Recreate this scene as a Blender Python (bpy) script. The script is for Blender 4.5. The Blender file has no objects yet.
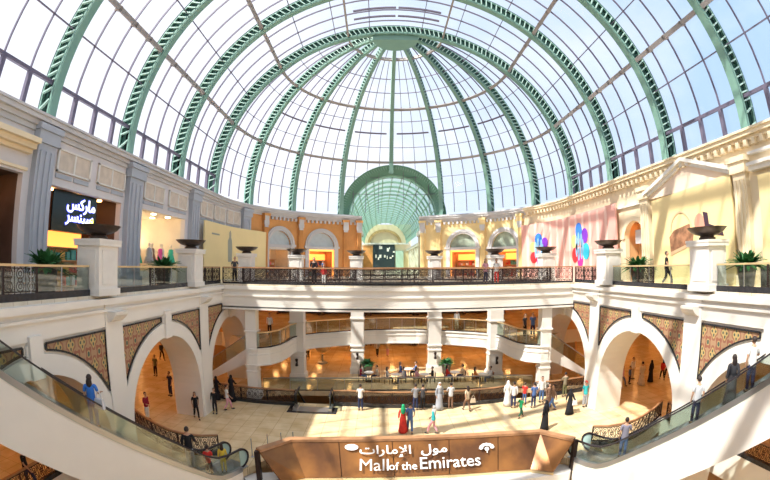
import bpy, bmesh, math, random
from math import sin, cos, pi, radians, sqrt, atan2, hypot
from mathutils import Vector, Matrix
random.seed(7)
SC = bpy.context.scene
COL = SC.collection

# ------------------------------------------------------------------ materials
MATS = {}
def mat(name, col, rough=0.6, metal=0.0, var=0.0, scale=3.0, emit=None, es=0.0, spec=0.4, col2=None):
    if name in MATS: return MATS[name]
    m = bpy.data.materials.new(name); m.use_nodes = True
    nt = m.node_tree; b = nt.nodes['Principled BSDF']
    b.inputs['Base Color'].default_value = (*col, 1)
    b.inputs['Roughness'].default_value = rough
    b.inputs['Metallic'].default_value = metal
    b.inputs['Specular IOR Level'].default_value = spec
    if var > 0 or col2:
        tc = nt.nodes.new('ShaderNodeTexCoord'); n = nt.nodes.new('ShaderNodeTexNoise')
        n.inputs['Scale'].default_value = scale; n.inputs['Detail'].default_value = 4
        r = nt.nodes.new('ShaderNodeMix'); r.data_type = 'RGBA'
        c2 = col2 if col2 else tuple(max(0, c * (1 - var)) for c in col)
        r.inputs[6].default_value = (*col, 1); r.inputs[7].default_value = (*c2, 1)
        nt.links.new(tc.outputs['Object'], n.inputs['Vector'])
        mr = nt.nodes.new('ShaderNodeMapRange'); mr.inputs[1].default_value = .36; mr.inputs[2].default_value = .64; nt.links.new(n.outputs['Fac'], mr.inputs[0]); nt.links.new(mr.outputs[0], r.inputs[0]); nt.links.new(r.outputs[2], b.inputs['Base Color'])
    if emit:
        b.inputs['Emission Color'].default_value = (*emit, 1); b.inputs['Emission Strength'].default_value = es
    MATS[name] = m
    return m

def glass(name, tint, gl=0.07, rough=0.05):
    m = bpy.data.materials.new(name); m.use_nodes = True; nt = m.node_tree
    nt.nodes.clear()
    o = nt.nodes.new('ShaderNodeOutputMaterial'); t = nt.nodes.new('ShaderNodeBsdfTransparent')
    g = nt.nodes.new('ShaderNodeBsdfGlossy'); mx = nt.nodes.new('ShaderNodeMixShader')
    t.inputs[0].default_value = (*tint, 1); g.inputs['Roughness'].default_value = rough
    mx.inputs[0].default_value = gl
    nt.links.new(t.outputs[0], mx.inputs[1]); nt.links.new(g.outputs[0], mx.inputs[2]); nt.links.new(mx.outputs[0], o.inputs[0])
    MATS[name] = m
    return m

def tile_mat(name, c1, c2, mortar, scale, w, h, rough, off=0.0, ms=0.012, spec=0.5):
    m = bpy.data.materials.new(name); m.use_nodes = True; nt = m.node_tree; b = nt.nodes['Principled BSDF']
    tc = nt.nodes.new('ShaderNodeTexCoord'); br = nt.nodes.new('ShaderNodeTexBrick')
    br.offset = off; br.inputs['Scale'].default_value = scale
    br.inputs['Color1'].default_value = (*c1, 1); br.inputs['Color2'].default_value = (*c2, 1); br.inputs['Mortar'].default_value = (*mortar, 1)
    br.inputs['Mortar Size'].default_value = ms; br.inputs['Brick Width'].default_value = w; br.inputs['Row Height'].default_value = h
    n = nt.nodes.new('ShaderNodeTexNoise'); n.inputs['Scale'].default_value = 1.2; n.inputs['Detail'].default_value = 6
    mx = nt.nodes.new('ShaderNodeMix'); mx.data_type = 'RGBA'; mx.blend_type = 'MULTIPLY'; mx.inputs[0].default_value = 0.6
    cr = nt.nodes.new('ShaderNodeValToRGB'); cr.color_ramp.elements[0].color = (.7, .6, .48, 1); cr.color_ramp.elements[1].color = (1, 1, 1, 1)
    cr.color_ramp.elements[0].position = .3; cr.color_ramp.elements[1].position = .65
    nt.links.new(tc.outputs['Object'], br.inputs['Vector']); nt.links.new(tc.outputs['Object'], n.inputs['Vector'])
    nt.links.new(n.outputs['Fac'], cr.inputs[0]); nt.links.new(br.outputs['Color'], mx.inputs[6]); nt.links.new(cr.outputs[0], mx.inputs[7])
    nt.links.new(mx.outputs[2], b.inputs['Base Color']); b.inputs['Roughness'].default_value = rough
    b.inputs['Specular IOR Level'].default_value = spec
    MATS[name] = m
    return m

def mosaic_mat():
    m = bpy.data.materials.new('mosaic'); m.use_nodes = True; nt = m.node_tree; b = nt.nodes['Principled BSDF']
    tc = nt.nodes.new('ShaderNodeTexCoord'); sp = nt.nodes.new('ShaderNodeSeparateXYZ'); nt.links.new(tc.outputs['Object'], sp.inputs[0])
    def M(op, a, b_=None, c=None):
        k = nt.nodes.new('ShaderNodeMath'); k.operation = op
        for i, v in enumerate((a, b_, c)):
            if v is None: continue
            if isinstance(v, (int, float)): k.inputs[i].default_value = v
            else: nt.links.new(v, k.inputs[i])
        return k.outputs[0]
    y, z = sp.outputs[1], sp.outputs[2]
    a = M('COSINE', M('MULTIPLY', y, 2 * pi / 0.62)); c = M('COSINE', M('MULTIPLY', z, 2 * pi / 0.95))
    s = M('ADD', a, c)
    s2 = M('MULTIPLY', M('COSINE', M('MULTIPLY', y, 4 * pi / 0.62)), M('COSINE', M('MULTIPLY', z, 4 * pi / 0.95)))
    f = M('MULTIPLY_ADD', s2, 0.55, s)
    f = M('MULTIPLY_ADD', f, 0.2, 0.5)
    cr = nt.nodes.new('ShaderNodeValToRGB'); cr.color_ramp.interpolation = 'CONSTANT'
    el = cr.color_ramp.elements
    el[0].position = 0; el[0].color = (.05, .08, .07, 1); el[1].position = .17; el[1].color = (.50, .36, .15, 1)
    for p, q in ((.3, (.30, .13, .08)), (.5, (.42, .26, .15)), (.62, (.30, .11, .07)), (.8, (.46, .34, .16)), (.9, (.06, .10, .08))):
        e = el.new(p); e.color = (*q, 1)
    nt.links.new(f, cr.inputs[0]); nt.links.new(cr.outputs[0], b.inputs['Base Color']); b.inputs['Roughness'].default_value = .55
    MATS['mosaic'] = m
    return m

cream = mat('cream_plaster', (.80, .75, .68), .6, var=.05, scale=.6)
white = mat('white_plaster', (.84, .80, .74), .55, var=.04, scale=.7)
cap = mat('light_stone', (.80, .77, .72), .5, var=.06, scale=2)
bluegrey = mat('blue_grey_stone', (.44, .47, .53), .5, var=.08, scale=1)
greystone = mat('pale_grey_stone', (.60, .59, .60), .55, var=.08, scale=1)
orange = mat('orange_stucco', (.72, .34, .11), .7, var=.15, scale=1)
yellow = mat('yellow_stucco', (.88, .68, .34), .7, var=.12, scale=1)
cream2 = mat('warm_cream', (.86, .72, .50), .6, var=.06, scale=.8)
pink = mat('pink_hoarding', (.82, .42, .36), .6, var=.06, scale=.7)
hoardy = mat('yellow_hoarding', (.90, .72, .37), .55, var=.05, scale=.5)
green = mat('pale_green_metal', (.21, .38, .31), .4, metal=.1, var=.08, scale=1)
greenL = mat('light_green_metal', (.45, .64, .56), .4, metal=.1)
greenD = mat('rib_slot_shade', (.04, .11, .09), .6)  # dark green imitating the shade behind the rib slots
barm = mat('mullion_metal', (.16, .14, .20), .5, metal=.2)
purl = mat('purlin_metal', (.34, .31, .30), .5, metal=.2)
iron = mat('black_iron', (.045, .03, .028), .45, metal=.5)
bronze = mat('bronze_bowl', (.10, .07, .055), .35, metal=.6, var=.3, scale=4)
railwood = mat('rail_wood', (.42, .22, .11), .4, var=.2, scale=3)
brass = mat('brass_rail', (.72, .55, .30), .35, metal=.4)
darkbase = mat('dark_granite', (.035, .035, .04), .25, var=.3, scale=8)
steel = mat('steel', (.42, .43, .45), .3, metal=.8)
rubber = mat('black_rubber', (.03, .025, .03), .5)
woodS = mat('sign_bronze_panel', (.37, .155, .042), .2, metal=.45, col2=(.14, .06, .025), scale=.55)
leafm = mat('leaf_green', (.04, .17, .05), .5, var=.4, scale=6)
potm = mat('dark_pot', (.08, .085, .08), .45, var=.2, scale=4)
lettering = mat('white_lettering', (.93, .91, .88), .5)
mosaic = mosaic_mat()
floorm = tile_mat('marble_tiles', (.80, .66, .42), (.74, .58, .34), (.50, .36, .20), 1, .9, .9, .22)
floor_h = tile_mat('hall_tiles', (.78, .62, .40), (.70, .50, .28), (.45, .3, .18), 1, 1.2, 1.2, .14)
upfloor = tile_mat('upper_tiles', (.78, .70, .58), (.74, .66, .52), (.5, .4, .3), 1, .6, .6, .25)
dglass = glass('dome_glass', (.97, .985, 1.0), .05, .1)
tglass = glass('tunnel_glass', (.60, .76, .68), .12, .25)
rglass = glass('rail_glass', (.80, .86, .83), .10, .03)
sglass = glass('shop_glass', (.93, .93, .92), .10, .02)
lampm = mat('warm_lamp', (1, .8, .5), .5, emit=(1, .50, .17), es=16)
lampw = mat('white_lamp', (1, .95, .85), .5, emit=(1, .80, .52), es=7)
lampo = mat('orange_lightbox', (1, .5, .15), .5, emit=(1, .33, .06), es=1.6)
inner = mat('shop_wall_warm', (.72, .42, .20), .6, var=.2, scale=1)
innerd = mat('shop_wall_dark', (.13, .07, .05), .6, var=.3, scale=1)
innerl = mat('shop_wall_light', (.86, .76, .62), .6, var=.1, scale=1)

# ------------------------------------------------------------------ mesh builder
class MB:
    def __init__(s): s.v = []; s.f = []; s.mi = []; s.m = 0
    def add(s, vs, fs):
        n = len(s.v); s.v += [tuple(v) for v in vs]
        for f in fs: s.f.append(tuple(n + i for i in f)); s.mi.append(s.m)
    def box(s, x0, x1, y0, y1, z0, z1):
        s.hexa([(x0, y0, z0), (x1, y0, z0), (x1, y1, z0), (x0, y1, z0), (x0, y0, z1), (x1, y0, z1), (x1, y1, z1), (x0, y1, z1)])
    def hexa(s, p):
        s.add(p, [(0, 3, 2, 1), (4, 5, 6, 7), (0, 1, 5, 4), (1, 2, 6, 5), (2, 3, 7, 6), (3, 0, 4, 7)])
    def bar(s, a, b, w, h=None, up=(0, 0, 1)):
        h = h or w; a = Vector(a); b = Vector(b); d = b - a
        if d.length < 1e-6: return
        d.normalize(); up = Vector(up)
        x = d.cross(up)
        if x.length < 1e-3: x = d.cross(Vector((1, 0, 0)))
        x.normalize(); y = x.cross(d)
        x *= w / 2; y *= h / 2
        s.hexa([a - x - y, a + x - y, b + x - y, b - x - y, a - x + y, a + x + y, b + x + y, b - x + y])
    def sweep(s, pts, w, h, ups=None, closed=False):
        pts = [Vector(p) for p in pts]; n = len(pts); vs = []
        for i, p in enumerate(pts):
            a = pts[(i - 1) % n] if (closed or i > 0) else p
            b = pts[(i + 1) % n] if (closed or i < n - 1) else p
            d = (b - a).normalized(); up = Vector(ups[i]) if ups else Vector((0, 0, 1))
            x = d.cross(up)
            if x.length < 1e-4: x = d.cross(Vector((1, 0, 0)))
            x.normalize(); y = x.cross(d).normalized()
            vs += [p - x * w / 2 - y * h / 2, p + x * w / 2 - y * h / 2, p + x * w / 2 + y * h / 2, p - x * w / 2 + y * h / 2]
        fs = []
        for i in range(n if closed else n - 1):
            j = (i + 1) % n
            for k in range(4): fs.append((4 * i + k, 4 * i + (k + 1) % 4, 4 * j + (k + 1) % 4, 4 * j + k))
        if not closed: fs += [(3, 2, 1, 0), (4 * n - 4, 4 * n - 3, 4 * n - 2, 4 * n - 1)]
        s.add(vs, fs)
    def lathe(s, prof, c=(0, 0, 0), n=20, sx=1, sy=1):
        vs = []; fs = []
        for r, z in prof:
            for k in range(n):
                a = 2 * pi * k / n; vs.append((c[0] + r * cos(a) * sx, c[1] + r * sin(a) * sy, c[2] + z))
        m = len(prof)
        for i in range(m - 1):
            for k in range(n): fs.append((i * n + k, i * n + (k + 1) % n, (i + 1) * n + (k + 1) % n, (i + 1) * n + k))
        fs.append(tuple(range(n - 1, -1, -1))); fs.append(tuple((m - 1) * n + k for k in range(n)))
        s.add(vs, fs)
    def ell(s, c, r, n=10, m=7):
        prof = [(sin(pi * (i + .02) / (m + .04)), -cos(pi * (i + .02) / (m + .04))) for i in range(m + 1)]
        vs = []; fs = []
        for q, z in prof:
            for k in range(n): a = 2 * pi * k / n; vs.append((c[0] + r[0] * q * cos(a), c[1] + r[1] * q * sin(a), c[2] + r[2] * z))
        for i in range(m):
            for k in range(n): fs.append((i * n + k, i * n + (k + 1) % n, (i + 1) * n + (k + 1) % n, (i + 1) * n + k))
        s.add(vs, fs)
    def prism(s, poly, z0, z1):
        from mathutils.geometry import tessellate_polygon
        n = len(poly); tri = tessellate_polygon([[Vector((p[0], p[1], 0)) for p in poly]])
        vs = [(p[0], p[1], z0) for p in poly] + [(p[0], p[1], z1) for p in poly]
        ar = sum(poly[i][0] * poly[(i + 1) % n][1] - poly[(i + 1) % n][0] * poly[i][1] for i in range(n))
        fs = []
        for t in tri:
            a, b, c = t
            cr = (poly[b][0] - poly[a][0]) * (poly[c][1] - poly[a][1]) - (poly[b][1] - poly[a][1]) * (poly[c][0] - poly[a][0])
            if cr < 0: a, c = c, a
            fs.append((a + n, b + n, c + n)); fs.append((c, b, a))
        for i in range(n):
            j = (i + 1) % n
            fs.append((i, j, j + n, i + n) if ar > 0 else (j, i, i + n, j + n))
        s.add(vs, fs)
    def build(s, name, mats, parent=None, smooth=False, loc=None, **props):
        me = bpy.data.meshes.new(name); me.from_pydata(s.v, [], s.f)
        mats = mats if isinstance(mats, (list, tuple)) else [mats]
        for m in mats: me.materials.append(m)
        if len(mats) > 1: me.polygons.foreach_set('material_index', s.mi)
        if smooth: me.polygons.foreach_set('use_smooth', [True] * len(me.polygons))
        me.update(); o = bpy.data.objects.new(name, me); COL.objects.link(o)
        if parent: o.parent = parent
        if loc: o.location = loc
        for k, v in props.items(): o[k] = v
        return o

def thing(name, label, cat, loc=(0, 0, 0), rz=0, group=None):
    o = bpy.data.objects.new(name, None); COL.objects.link(o); o.location = loc; o.rotation_euler[2] = rz
    o['label'] = label; o['category'] = cat
    if group: o['group'] = group
    return o
def tag(o, label, cat, group=None, kind=None):
    o['label'] = label; o['category'] = cat
    if group: o['group'] = group
    if kind: o['kind'] = kind
    return o
def struct(o, label=None):
    o['kind'] = 'structure'
    if label: o['label'] = label
    return o
def copy_tree(o, parent=None):
    c = o.copy(); COL.objects.link(c)
    if parent: c.parent = parent
    for ch in list(o.children): copy_tree(ch, c)
    return c

# ------------------------------------------------------------------ site dimensions (metres; axis x=0, plaza floor z=0)
WX = 11.72            # half width of the void
WO = 14.9; DY = 30.6  # shopfront half width, centre of the apse
RD = 15.5; HD = 14.78; ZS = 15.16
ZU = 7.75; ZM = 3.5
UC = DY + pi * WO     # path length at the end of the apse
def Wp(u, z, off=0.0):
    if u <= DY: return Vector((-WO + off, u, z))
    if u >= UC: return Vector((WO - off, DY - (u - UC), z))
    ph = (u - DY) / WO; r = WO - off
    return Vector((-r * cos(ph), DY + r * sin(ph), z))
def usplit(u0, u1):
    us = [u0]; k = u0
    for b in (DY, UC):
        pass
    marks = sorted([b for b in (DY, UC) if u0 < b < u1])
    seg = [u0] + marks + [u1]; out = [u0]
    for a, b in zip(seg, seg[1:]):
        mid = (a + b) / 2
        n = max(1, int(math.ceil((b - a) / (.7 if DY < mid < UC else 50))))
        out += [a + (b - a) * (i + 1) / n for i in range(n)]
    return out
def wbox(mb, u0, u1, z0, z1, o0, o1):
    us = usplit(u0, u1)
    for a, b in zip(us, us[1:]):
        mb.hexa([Wp(a, z0, o1), Wp(b, z0, o1), Wp(b, z0, o0), Wp(a, z0, o0), Wp(a, z1, o1), Wp(b, z1, o1), Wp(b, z1, o0), Wp(a, z1, o0)])
def wstrip(mb, P, us, fb, ft, o0, o1):
    for a, b in zip(us, us[1:]):
        e = 1e-5
        za, zb = fb(a + e), fb(b - e); ta, tb = ft(a + e), ft(b - e)
        if ta - za < .005 and tb - zb < .005: continue
        mb.hexa([P(a, za, o1), P(b, zb, o1), P(b, zb, o0), P(a, za, o0), P(a, ta, o1), P(b, tb, o1), P(b, tb, o0), P(a, ta, o0)])
def arc_us(u0, u1, cs, r, extra=()):
    s = {u0, u1, *extra}
    for c in cs:
        for k in range(25):
            s.add(c + r * sin(pi * (k / 24 - .5)))
    return sorted(x for x in s if u0 - 1e-6 <= x <= u1 + 1e-6)

# ------------------------------------------------------------------ lower side walls with arches
AC = (-.2, 8.5, 17.0, 25.6); AR = 3.45; AO = 4.12; AZ = 2.0
PIERS = (4.1, 12.75, 21.3, 29.6)
def side(sg):
    return lambda u, z, off: Vector((sg * (WX + off), u, z))
for sg, nm in ((-1, 'left'), (1, 'right')):
    P = side(sg); mb = MB()
    def fb(y):
        for c in AC:
            if abs(y - c) < AR: return AZ + sqrt(max(0, AR * AR - (y - c) ** 2))
        return -4.5 if y < 14 else -.05
    wstrip(mb, P, arc_us(-6, 29.9, AC, AR, [14.0]), fb, lambda y: ZU - .35, 0, 1.75)
    # archivolts, pier strips, string courses
    for c in AC:
        us = arc_us(c - AO, c + AO, [c], AR) ; us = sorted(set(us + arc_us(c - AO, c + AO, [c], AO)))
        wstrip(mb, P, us, lambda y: (AZ + sqrt(max(0, AR * AR - (y - c) ** 2))) if abs(y - c) < AR else 0,
               lambda y: AZ + sqrt(max(0, AO * AO - (y - c) ** 2)), -.10, 0)
        mb.box(*sorted((sg * WX, sg * (WX - .22))), c - .28, c + .28, AZ + AR - .05, AZ + AO + .6)
        mb.box(*sorted((sg * WX, sg * (WX - .08))), c - .35, c + .35, AZ + AO, 6.45)
    for p in PIERS:
        if p < 29: mb.box(*sorted((sg * WX, sg * (WX - .14))), p - .55, p + .55, -.05 if p > 14 else -4.5, ZU - .3)
    y1 = 24.2
    mb.box(*sorted((sg * WX, sg * (WX - .10))), -6, y1, 6.55, ZU - .35)
    mb.box(*sorted((sg * WX, sg * (WX - .20))), -6, y1, 7.12, 7.22)
    mb.box(*sorted((sg * WX, sg * (WX - .30))), -6, y1, ZU - .35, ZU - .12)
    struct(mb.build('wall_' + nm, white), 'white %s wall of tall round arches below the upper gallery' % nm)
    # mosaic spandrel panels
    where = {0: 'nearest', 1: 'middle', 2: 'farthest'}
    for ci, c in enumerate(AC[1:]):
        for h in (-1, 1):
            a, b = (c + .52, c + 3.7) if h > 0 else (c - 3.7, c - .52)
            if ci == 2 and h > 0: continue
            if ci == 2: b = 24.15
            pb = MB(); rr = AO + .12
            us = sorted({a, b, *[a + (b - a) * k / 14 for k in range(15)]})
            f = lambda y: AZ + sqrt(max(0, rr * rr - (y - c) ** 2))
            wstrip(pb, P, us, f, lambda y: 6.42, -.06, 0)
            o = pb.build('mosaic_panel', mosaic)
            side_w = 'far' if h > 0 else 'near'
            tag(o, 'brown and green mosaic spandrel panel, %s side of the %s arch in the %s wall' % (side_w, where[ci], nm), 'wall panel', 'mosaic spandrel panels')
            fr = MB(); q = -.085
            xx = lambda y, z: P(y, z, q)
            top = [xx(a, 6.42), xx(b, 6.42)]
            low = [xx(u, f(u)) for u in us]
            ups = [(sg, 0, 0)] * 50
            fr.sweep(top, .07, .05, ups); fr.sweep(low, .07, .05, ups)
            if f(a) < 6.3: fr.bar(xx(a, f(a)), xx(a, 6.42), .05, .07, (0, 1, 0))
            if f(b) < 6.3: fr.bar(xx(b, f(b)), xx(b, 6.42), .05, .07, (0, 1, 0))
            fr.build('border', darkbase, o)
    # bracket consoles below the pedestals
    for p in PIERS[1:3]:
        cb = MB(); x = sg * (WX - .14)
        pts = [(.0, 7.12), (.42, 7.12), (.40, 7.0), (.30, 6.86), (.12, 6.74), (.0, 6.7)]
        for w0, w1 in ((-.42, .42),):
            vs = [(x - sg * a, p + w0, z) for a, z in pts] + [(x - sg * a, p + w1, z) for a, z in pts]; n = len(pts)
            cb.add(vs, [tuple(range(n)), tuple(range(2 * n - 1, n - 1, -1))] + [(i, (i + 1) % n, (i + 1) % n + n, i + n) for i in range(n)])
        tag(cb.build('wall_bracket', cap), 'pale curved bracket on the %s wall below the %s pedestal' % (nm, 'nearer' if p < 15 else 'farther'), 'bracket', 'brackets below the pedestals')

# ------------------------------------------------------------------ floors
def ring_pts(half):  # mirror a list of (x,y) with x>=0 going outwards
    return [(-x, y) for x, y in reversed(half)] + half
# plaza (bridge at ground level)
front = [(0, 16.95), (3.3, 16.8), (5.6, 16.5), (6.6, 16.2), (7.2, 15.2), (7.9, 14.3), (8.6, 14.2), (9.4, 16.0), (10.2, 15.75), (11.3, 15.85), (12.9, 16.6), (14.7, 17.6), (16.5, 18.0), (44, 18.0)]
frontL = [(-x, y) for x, y in front]
poly = [*reversed(frontL[1:]), *front, (44, 47), (15, 47), (14.4, 24.3), (-14.4, 24.3), (-15, 47), (-44, 47)]
mb = MB(); mb.prism(poly, -.35, 0)
mb.box(14.7, 44, -8, 18, -.35, -.001); mb.box(-44, -14.7, -8, 18, -.35, -.001)
for o in [mb.build('floor', floorm)]: struct(o, 'beige marble tiled plaza floor')
fm = MB()
for sg in (-1, 1):
    fm.box(*sorted((sg * 14.66, sg * 14.7)), -8, 17.6, -1.5, -.0)
fr_ = [(x, y) for x, y in front[:12]]
full = ring_pts(fr_[1:])
fm.sweep([(x, y, -.45) for x, y in [(-x, y) for x, y in reversed(fr_[7:])]], .06, .9)
fm.sweep([(x, y, -.45) for x, y in fr_[7:]], .06, .9)
struct(fm.build('trim_0', white), 'white edge fascia of the plaza floor')
# far ground floor
edge = [(10.6, 25.5), (9.6, 26.1), (8.3, 26.6), (6, 26.9), (3, 27.1), (0, 27.2)]
farp = [(x, y) for x, y in edge] + [(-x, y) for x, y in reversed(edge[:-1])] + [(-15, 25.5), (-15, 47), (15, 47), (15, 25.5)]
mb = MB(); mb.prism(farp, -.35, -.002); struct(mb.build('floor.001', floor_h), 'marble ground floor beyond the round void')
mb = MB(); mb.box(-16, 16, -8, 46, -4.7, -4.5); struct(mb.build('floor.002', floor_h), 'lowest floor seen down through the void')
mb = MB(); mb.box(-16.2, -16, -8, 46, -4.5, -.3); mb.box(16, 16.2, -8, 46, -4.5, -.3); mb.box(-16, 16, 36, 36.3, -4.5, -.3)
struct(mb.build('wall_lower', inner), 'warm walls of the lowest floor')

# mid level slab (curved balconies)
midh = [(0, 33.1), (1.7, 32.95), (3.2, 32.5), (4.6, 31.9), (6.2, 31.0), (7.5, 29.9), (7.85, 28.6), (7.95, 27.2), (8.15, 25.9), (8.6, 24.95), (9.3, 24.45), (9.9, 24.35)]
mid = ring_pts(midh[1:]); mid = [(-x, y) for x, y in reversed(midh[1:])] + midh
mp = mid + [(9.9, 25.6), (11.6, 27.5), (14.2, 30), (18, 30), (18, 46), (-18, 46), (-18, 30), (-14.2, 30), (-11.6, 27.5), (-9.9, 25.6)]
mb = MB(); mb.prism(mp, 2.35, ZM); struct(mb.build('slab_mid', [white]), 'white curved fascia and slab of the mid level balconies')
mb = MB(); mb.prism([(x * .999, y + .05) for x, y in mp], ZM, ZM + .02); struct(mb.build('floor_mid', floor_h), 'glossy mid level floor')
mb = MB()
for zz, w in ((ZM - .03, .14), (2.4, .10), (3.1, .06)): mb.sweep([(x, y - .02, zz) for x, y in mid], w, .10)
struct(mb.build('trim_1', cap), 'moulding along the mid level fascia')

# upper floor: side galleries, bridge, far floor
mb = MB()
mb.box(-20, -WX, -10, 24.2, ZU - .35, ZU); mb.box(WX, 20, -10, 24.2, ZU - .35, ZU)
mb.box(-20, 20, 24.2, 26.9, ZU - .35, ZU); mb.box(-WX, WX, -10, -1.2, ZU - .35, ZU)
uph = [(11.2, 26.9), (9.7, 28.6), (7.8, 30.4), (5.6, 31.9), (3.2, 32.9), (0, 33.4)]
upp = uph + [(-x, y) for x, y in reversed(uph[:-1])] + [(-20, 26.9), (-20, 54), (20, 54), (20, 26.9)]
mb.prism(upp, ZU - .35, ZU)
struct(mb.build('floor_upper', upfloor), 'pale upper gallery floor')
mb = MB()
mb.box(-WX, WX, 24.2, 24.6, 6.1, ZU - .35); mb.box(-WX, WX, 24.2, 26.9, 6.1, 6.3); mb.box(-WX, WX, 26.5, 26.9, 6.1, ZU - .35)
mb.box(-WX, WX, 24.08, 24.2, ZU - .35, ZU - .12); mb.box(-WX, WX, 24.12, 24.2, 6.95, 7.05); mb.box(-WX, WX, 24.14, 24.2, 6.1, 6.22)
struct(mb.build('beam_bridge', white), 'long white fascia of the footbridge across the hall')

# columns under the far gallery
CP = [(3.2, 32.35), (7.7, 29.75), (9.75, 24.75)]
def column(x, y, lab):
    r = thing('column', lab, 'column', (x, y, -.002), 0, 'white columns around the round void')
    b = MB(); w = .52 if y > 25 else .36
    b.box(-w, w, -w, w, 0, 7.4); b.build('shaft', white, r)
    c = MB()
    for z0, z1, e in ((0, .5, .1), (.5, .6, .06), (4.6, 4.7, .08), (1.9, 2.0, .05), (7.05, 7.4, .12), (2.3, 2.42, .07)): c.box(-w - e, w + e, -w - e, w + e, z0, z1)
    c.build('moulding', cap, r)
    return r
names = {0: 'at the centre of the far balcony', 1: 'where the round balcony meets the far one', 2: 'beneath the bridge end beside the stairs'}
for i, (x, y) in enumerate(CP):
    for sg in (-1, 1):
        cr = column(sg * x, y, 'square white column %s, %s one' % (names[i], 'left' if sg < 0 else 'right'))
        if i < 2:
            s = thing('wall_sconce', 'black double sconce on the %s white column %s' % ('left' if sg < 0 else 'right', names[i]), 'lamp', (sg * x, y - .56, 1.55), 0, 'black sconces on the columns')
            a = MB(); a.box(-.05, .05, -.04, .02, -.15, .15); a.bar((0, -.03, 0), (0, -.18, .0), .04); a.build('bracket', iron, s)
            a = MB(); a.lathe([(.04, .02), (.10, .12), (.12, .26), (.06, .3)], (0, -.18, 0), 8); a.lathe([(.06, -.3), (.12, -.26), (.10, -.12), (.04, -.02)], (0, -.18, 0), 8); a.build('lamp_shade', iron, s)

# ------------------------------------------------------------------ halls behind (ground, mid) with lamps
def room(name, x0, x1, y0, y1, z0, z1, m, open_=''):
    b = MB(); t = .2
    if 'L' not in open_: b.box(x0 - t, x0, y0 - t, y1 + t, z0, z1)
    if 'R' not in open_: b.box(x1, x1 + t, y0 - t, y1 + t, z0, z1)
    if 'N' not in open_: b.box(x0 - t, x1 + t, y0 - t, y0, z0, z1)
    if 'F' not in open_: b.box(x0 - t, x1 + t, y1, y1 + t, z0, z1)
    return struct(b.build(name, m))
mb = MB()
for sg in (-1, 1):
    mb.box(*sorted((sg * 13.3, sg * 44)), -8, 47, 6.1, 6.4)
struct(mb.build('ceiling_hall', inner), 'warm ceiling of the halls behind the arches')
room('wall_hall_left', -44, -14.1, -8, 47, -.3, 6.4, inner, 'R')
room('wall_hall_right', 14.1, 44, -8, 47, -.3, 6.4, inner, 'L')
mb = MB(); mb.box(-18, 18, 45, 45.3, -.3, 7.5); struct(mb.build('wall_far_shops', inner), 'warm back wall of the far shops')
mb = MB(); mb.box(-18.2, -18, 30, 46, ZM, 7.5); mb.box(18, 18.2, 30, 46, ZM, 7.5); mb.box(-15.2, -15, 29.9, 46, -.3, 2.4); mb.box(15, 15.2, 29.9, 46, -.3, 2.4)
mb.box(-18, -11.7, 29.9, 30.1, ZM, 7.4); mb.box(11.7, 18, 29.9, 30.1, ZM, 7.4)
struct(mb.build('wall_far_sides', inner))
k = 0
def lamp(x, y, z, r, m, lab, grp):
    b = MB(); b.lathe([(r, 0), (r, .06)], (0, 0, -.06), 12)
    o = b.build('ceiling_lamp', m, loc=(x, y, z)); tag(o, lab, 'lamp', grp); return o
for sg in (-1, 1):
    for ix in range(5):
        for iy in range(6):
            x = sg * (16.5 + ix * 5.2); y = 8 + iy * 7
            lamp(x, y, 6.09, .42, lampm, 'round warm ceiling lamp in the hall behind the %s arches' % ('left' if sg < 0 else 'right'), 'lamps in the %s hall' % ('left' if sg < 0 else 'right'))
for i in range(7):
    for j in range(3):
        lamp(-12 + i * 4, 35 + j * 3.6, 2.34, .28, lampm, 'small warm ceiling lamp over the far ground floor', 'lamps over the far ground floor')
        lamp(-12 + i * 4, 35.5 + j * 3.2, ZU - .36, .26, lampm, 'small warm ceiling lamp over the mid level shops', 'lamps over the mid level shops')

# shop units in the halls (box with frame, lit fascia and goods)
GOODS = [mat('goods_%d' % i, c, .6) for i, c in enumerate([(.65, .10, .06), (.85, .45, .10), (.20, .10, .07), (.8, .7, .5), (.10, .14, .30), (.75, .25, .3), (.1, .35, .3), (.9, .85, .8)])]
def kiosk(x, y, z, rz, w, h, d, lab, lit=lampo, seed=0):
    r = thing('shop_unit', lab, 'shop', (x, y, z), rz, None); rnd = random.Random(seed)
    b = MB(); b.box(-w / 2, w / 2, 0, .15, 0, h); b.box(-w / 2, -w / 2 + .15, -d, 0, 0, h); b.box(w / 2 - .15, w / 2, -d, 0, 0, h); b.box(-w / 2, w / 2, -d, 0, h - .12, h)
    b.build('frame', innerd, r)
    b = MB(); b.box(-w / 2 + .2, w / 2 - .2, -.06, -.01, h * .72, h - .2); b.build('lit_panel', lit, r)
    for i in range(3):
        b = MB(); b.box(-w / 2 + .2, w / 2 - .2, -.6, -.02, .4 + i * h * .22, .45 + i * h * .22); b.build('shelf', inner, r)
    b = MB(); xx = -w / 2 + .3
    while xx < w / 2 - .5:
        for i in range(3):
            ww = rnd.uniform(.15, .4); b.m = rnd.randrange(8)
            b.box(xx, xx + ww, -.5, -.15, .45 + i * h * .22, .45 + i * h * .22 + rnd.uniform(.15, h * .18))
        xx += rnd.uniform(.35, .6)
    b.build('goods', GOODS, r, kind='stuff')
    return r
s = 0
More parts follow.
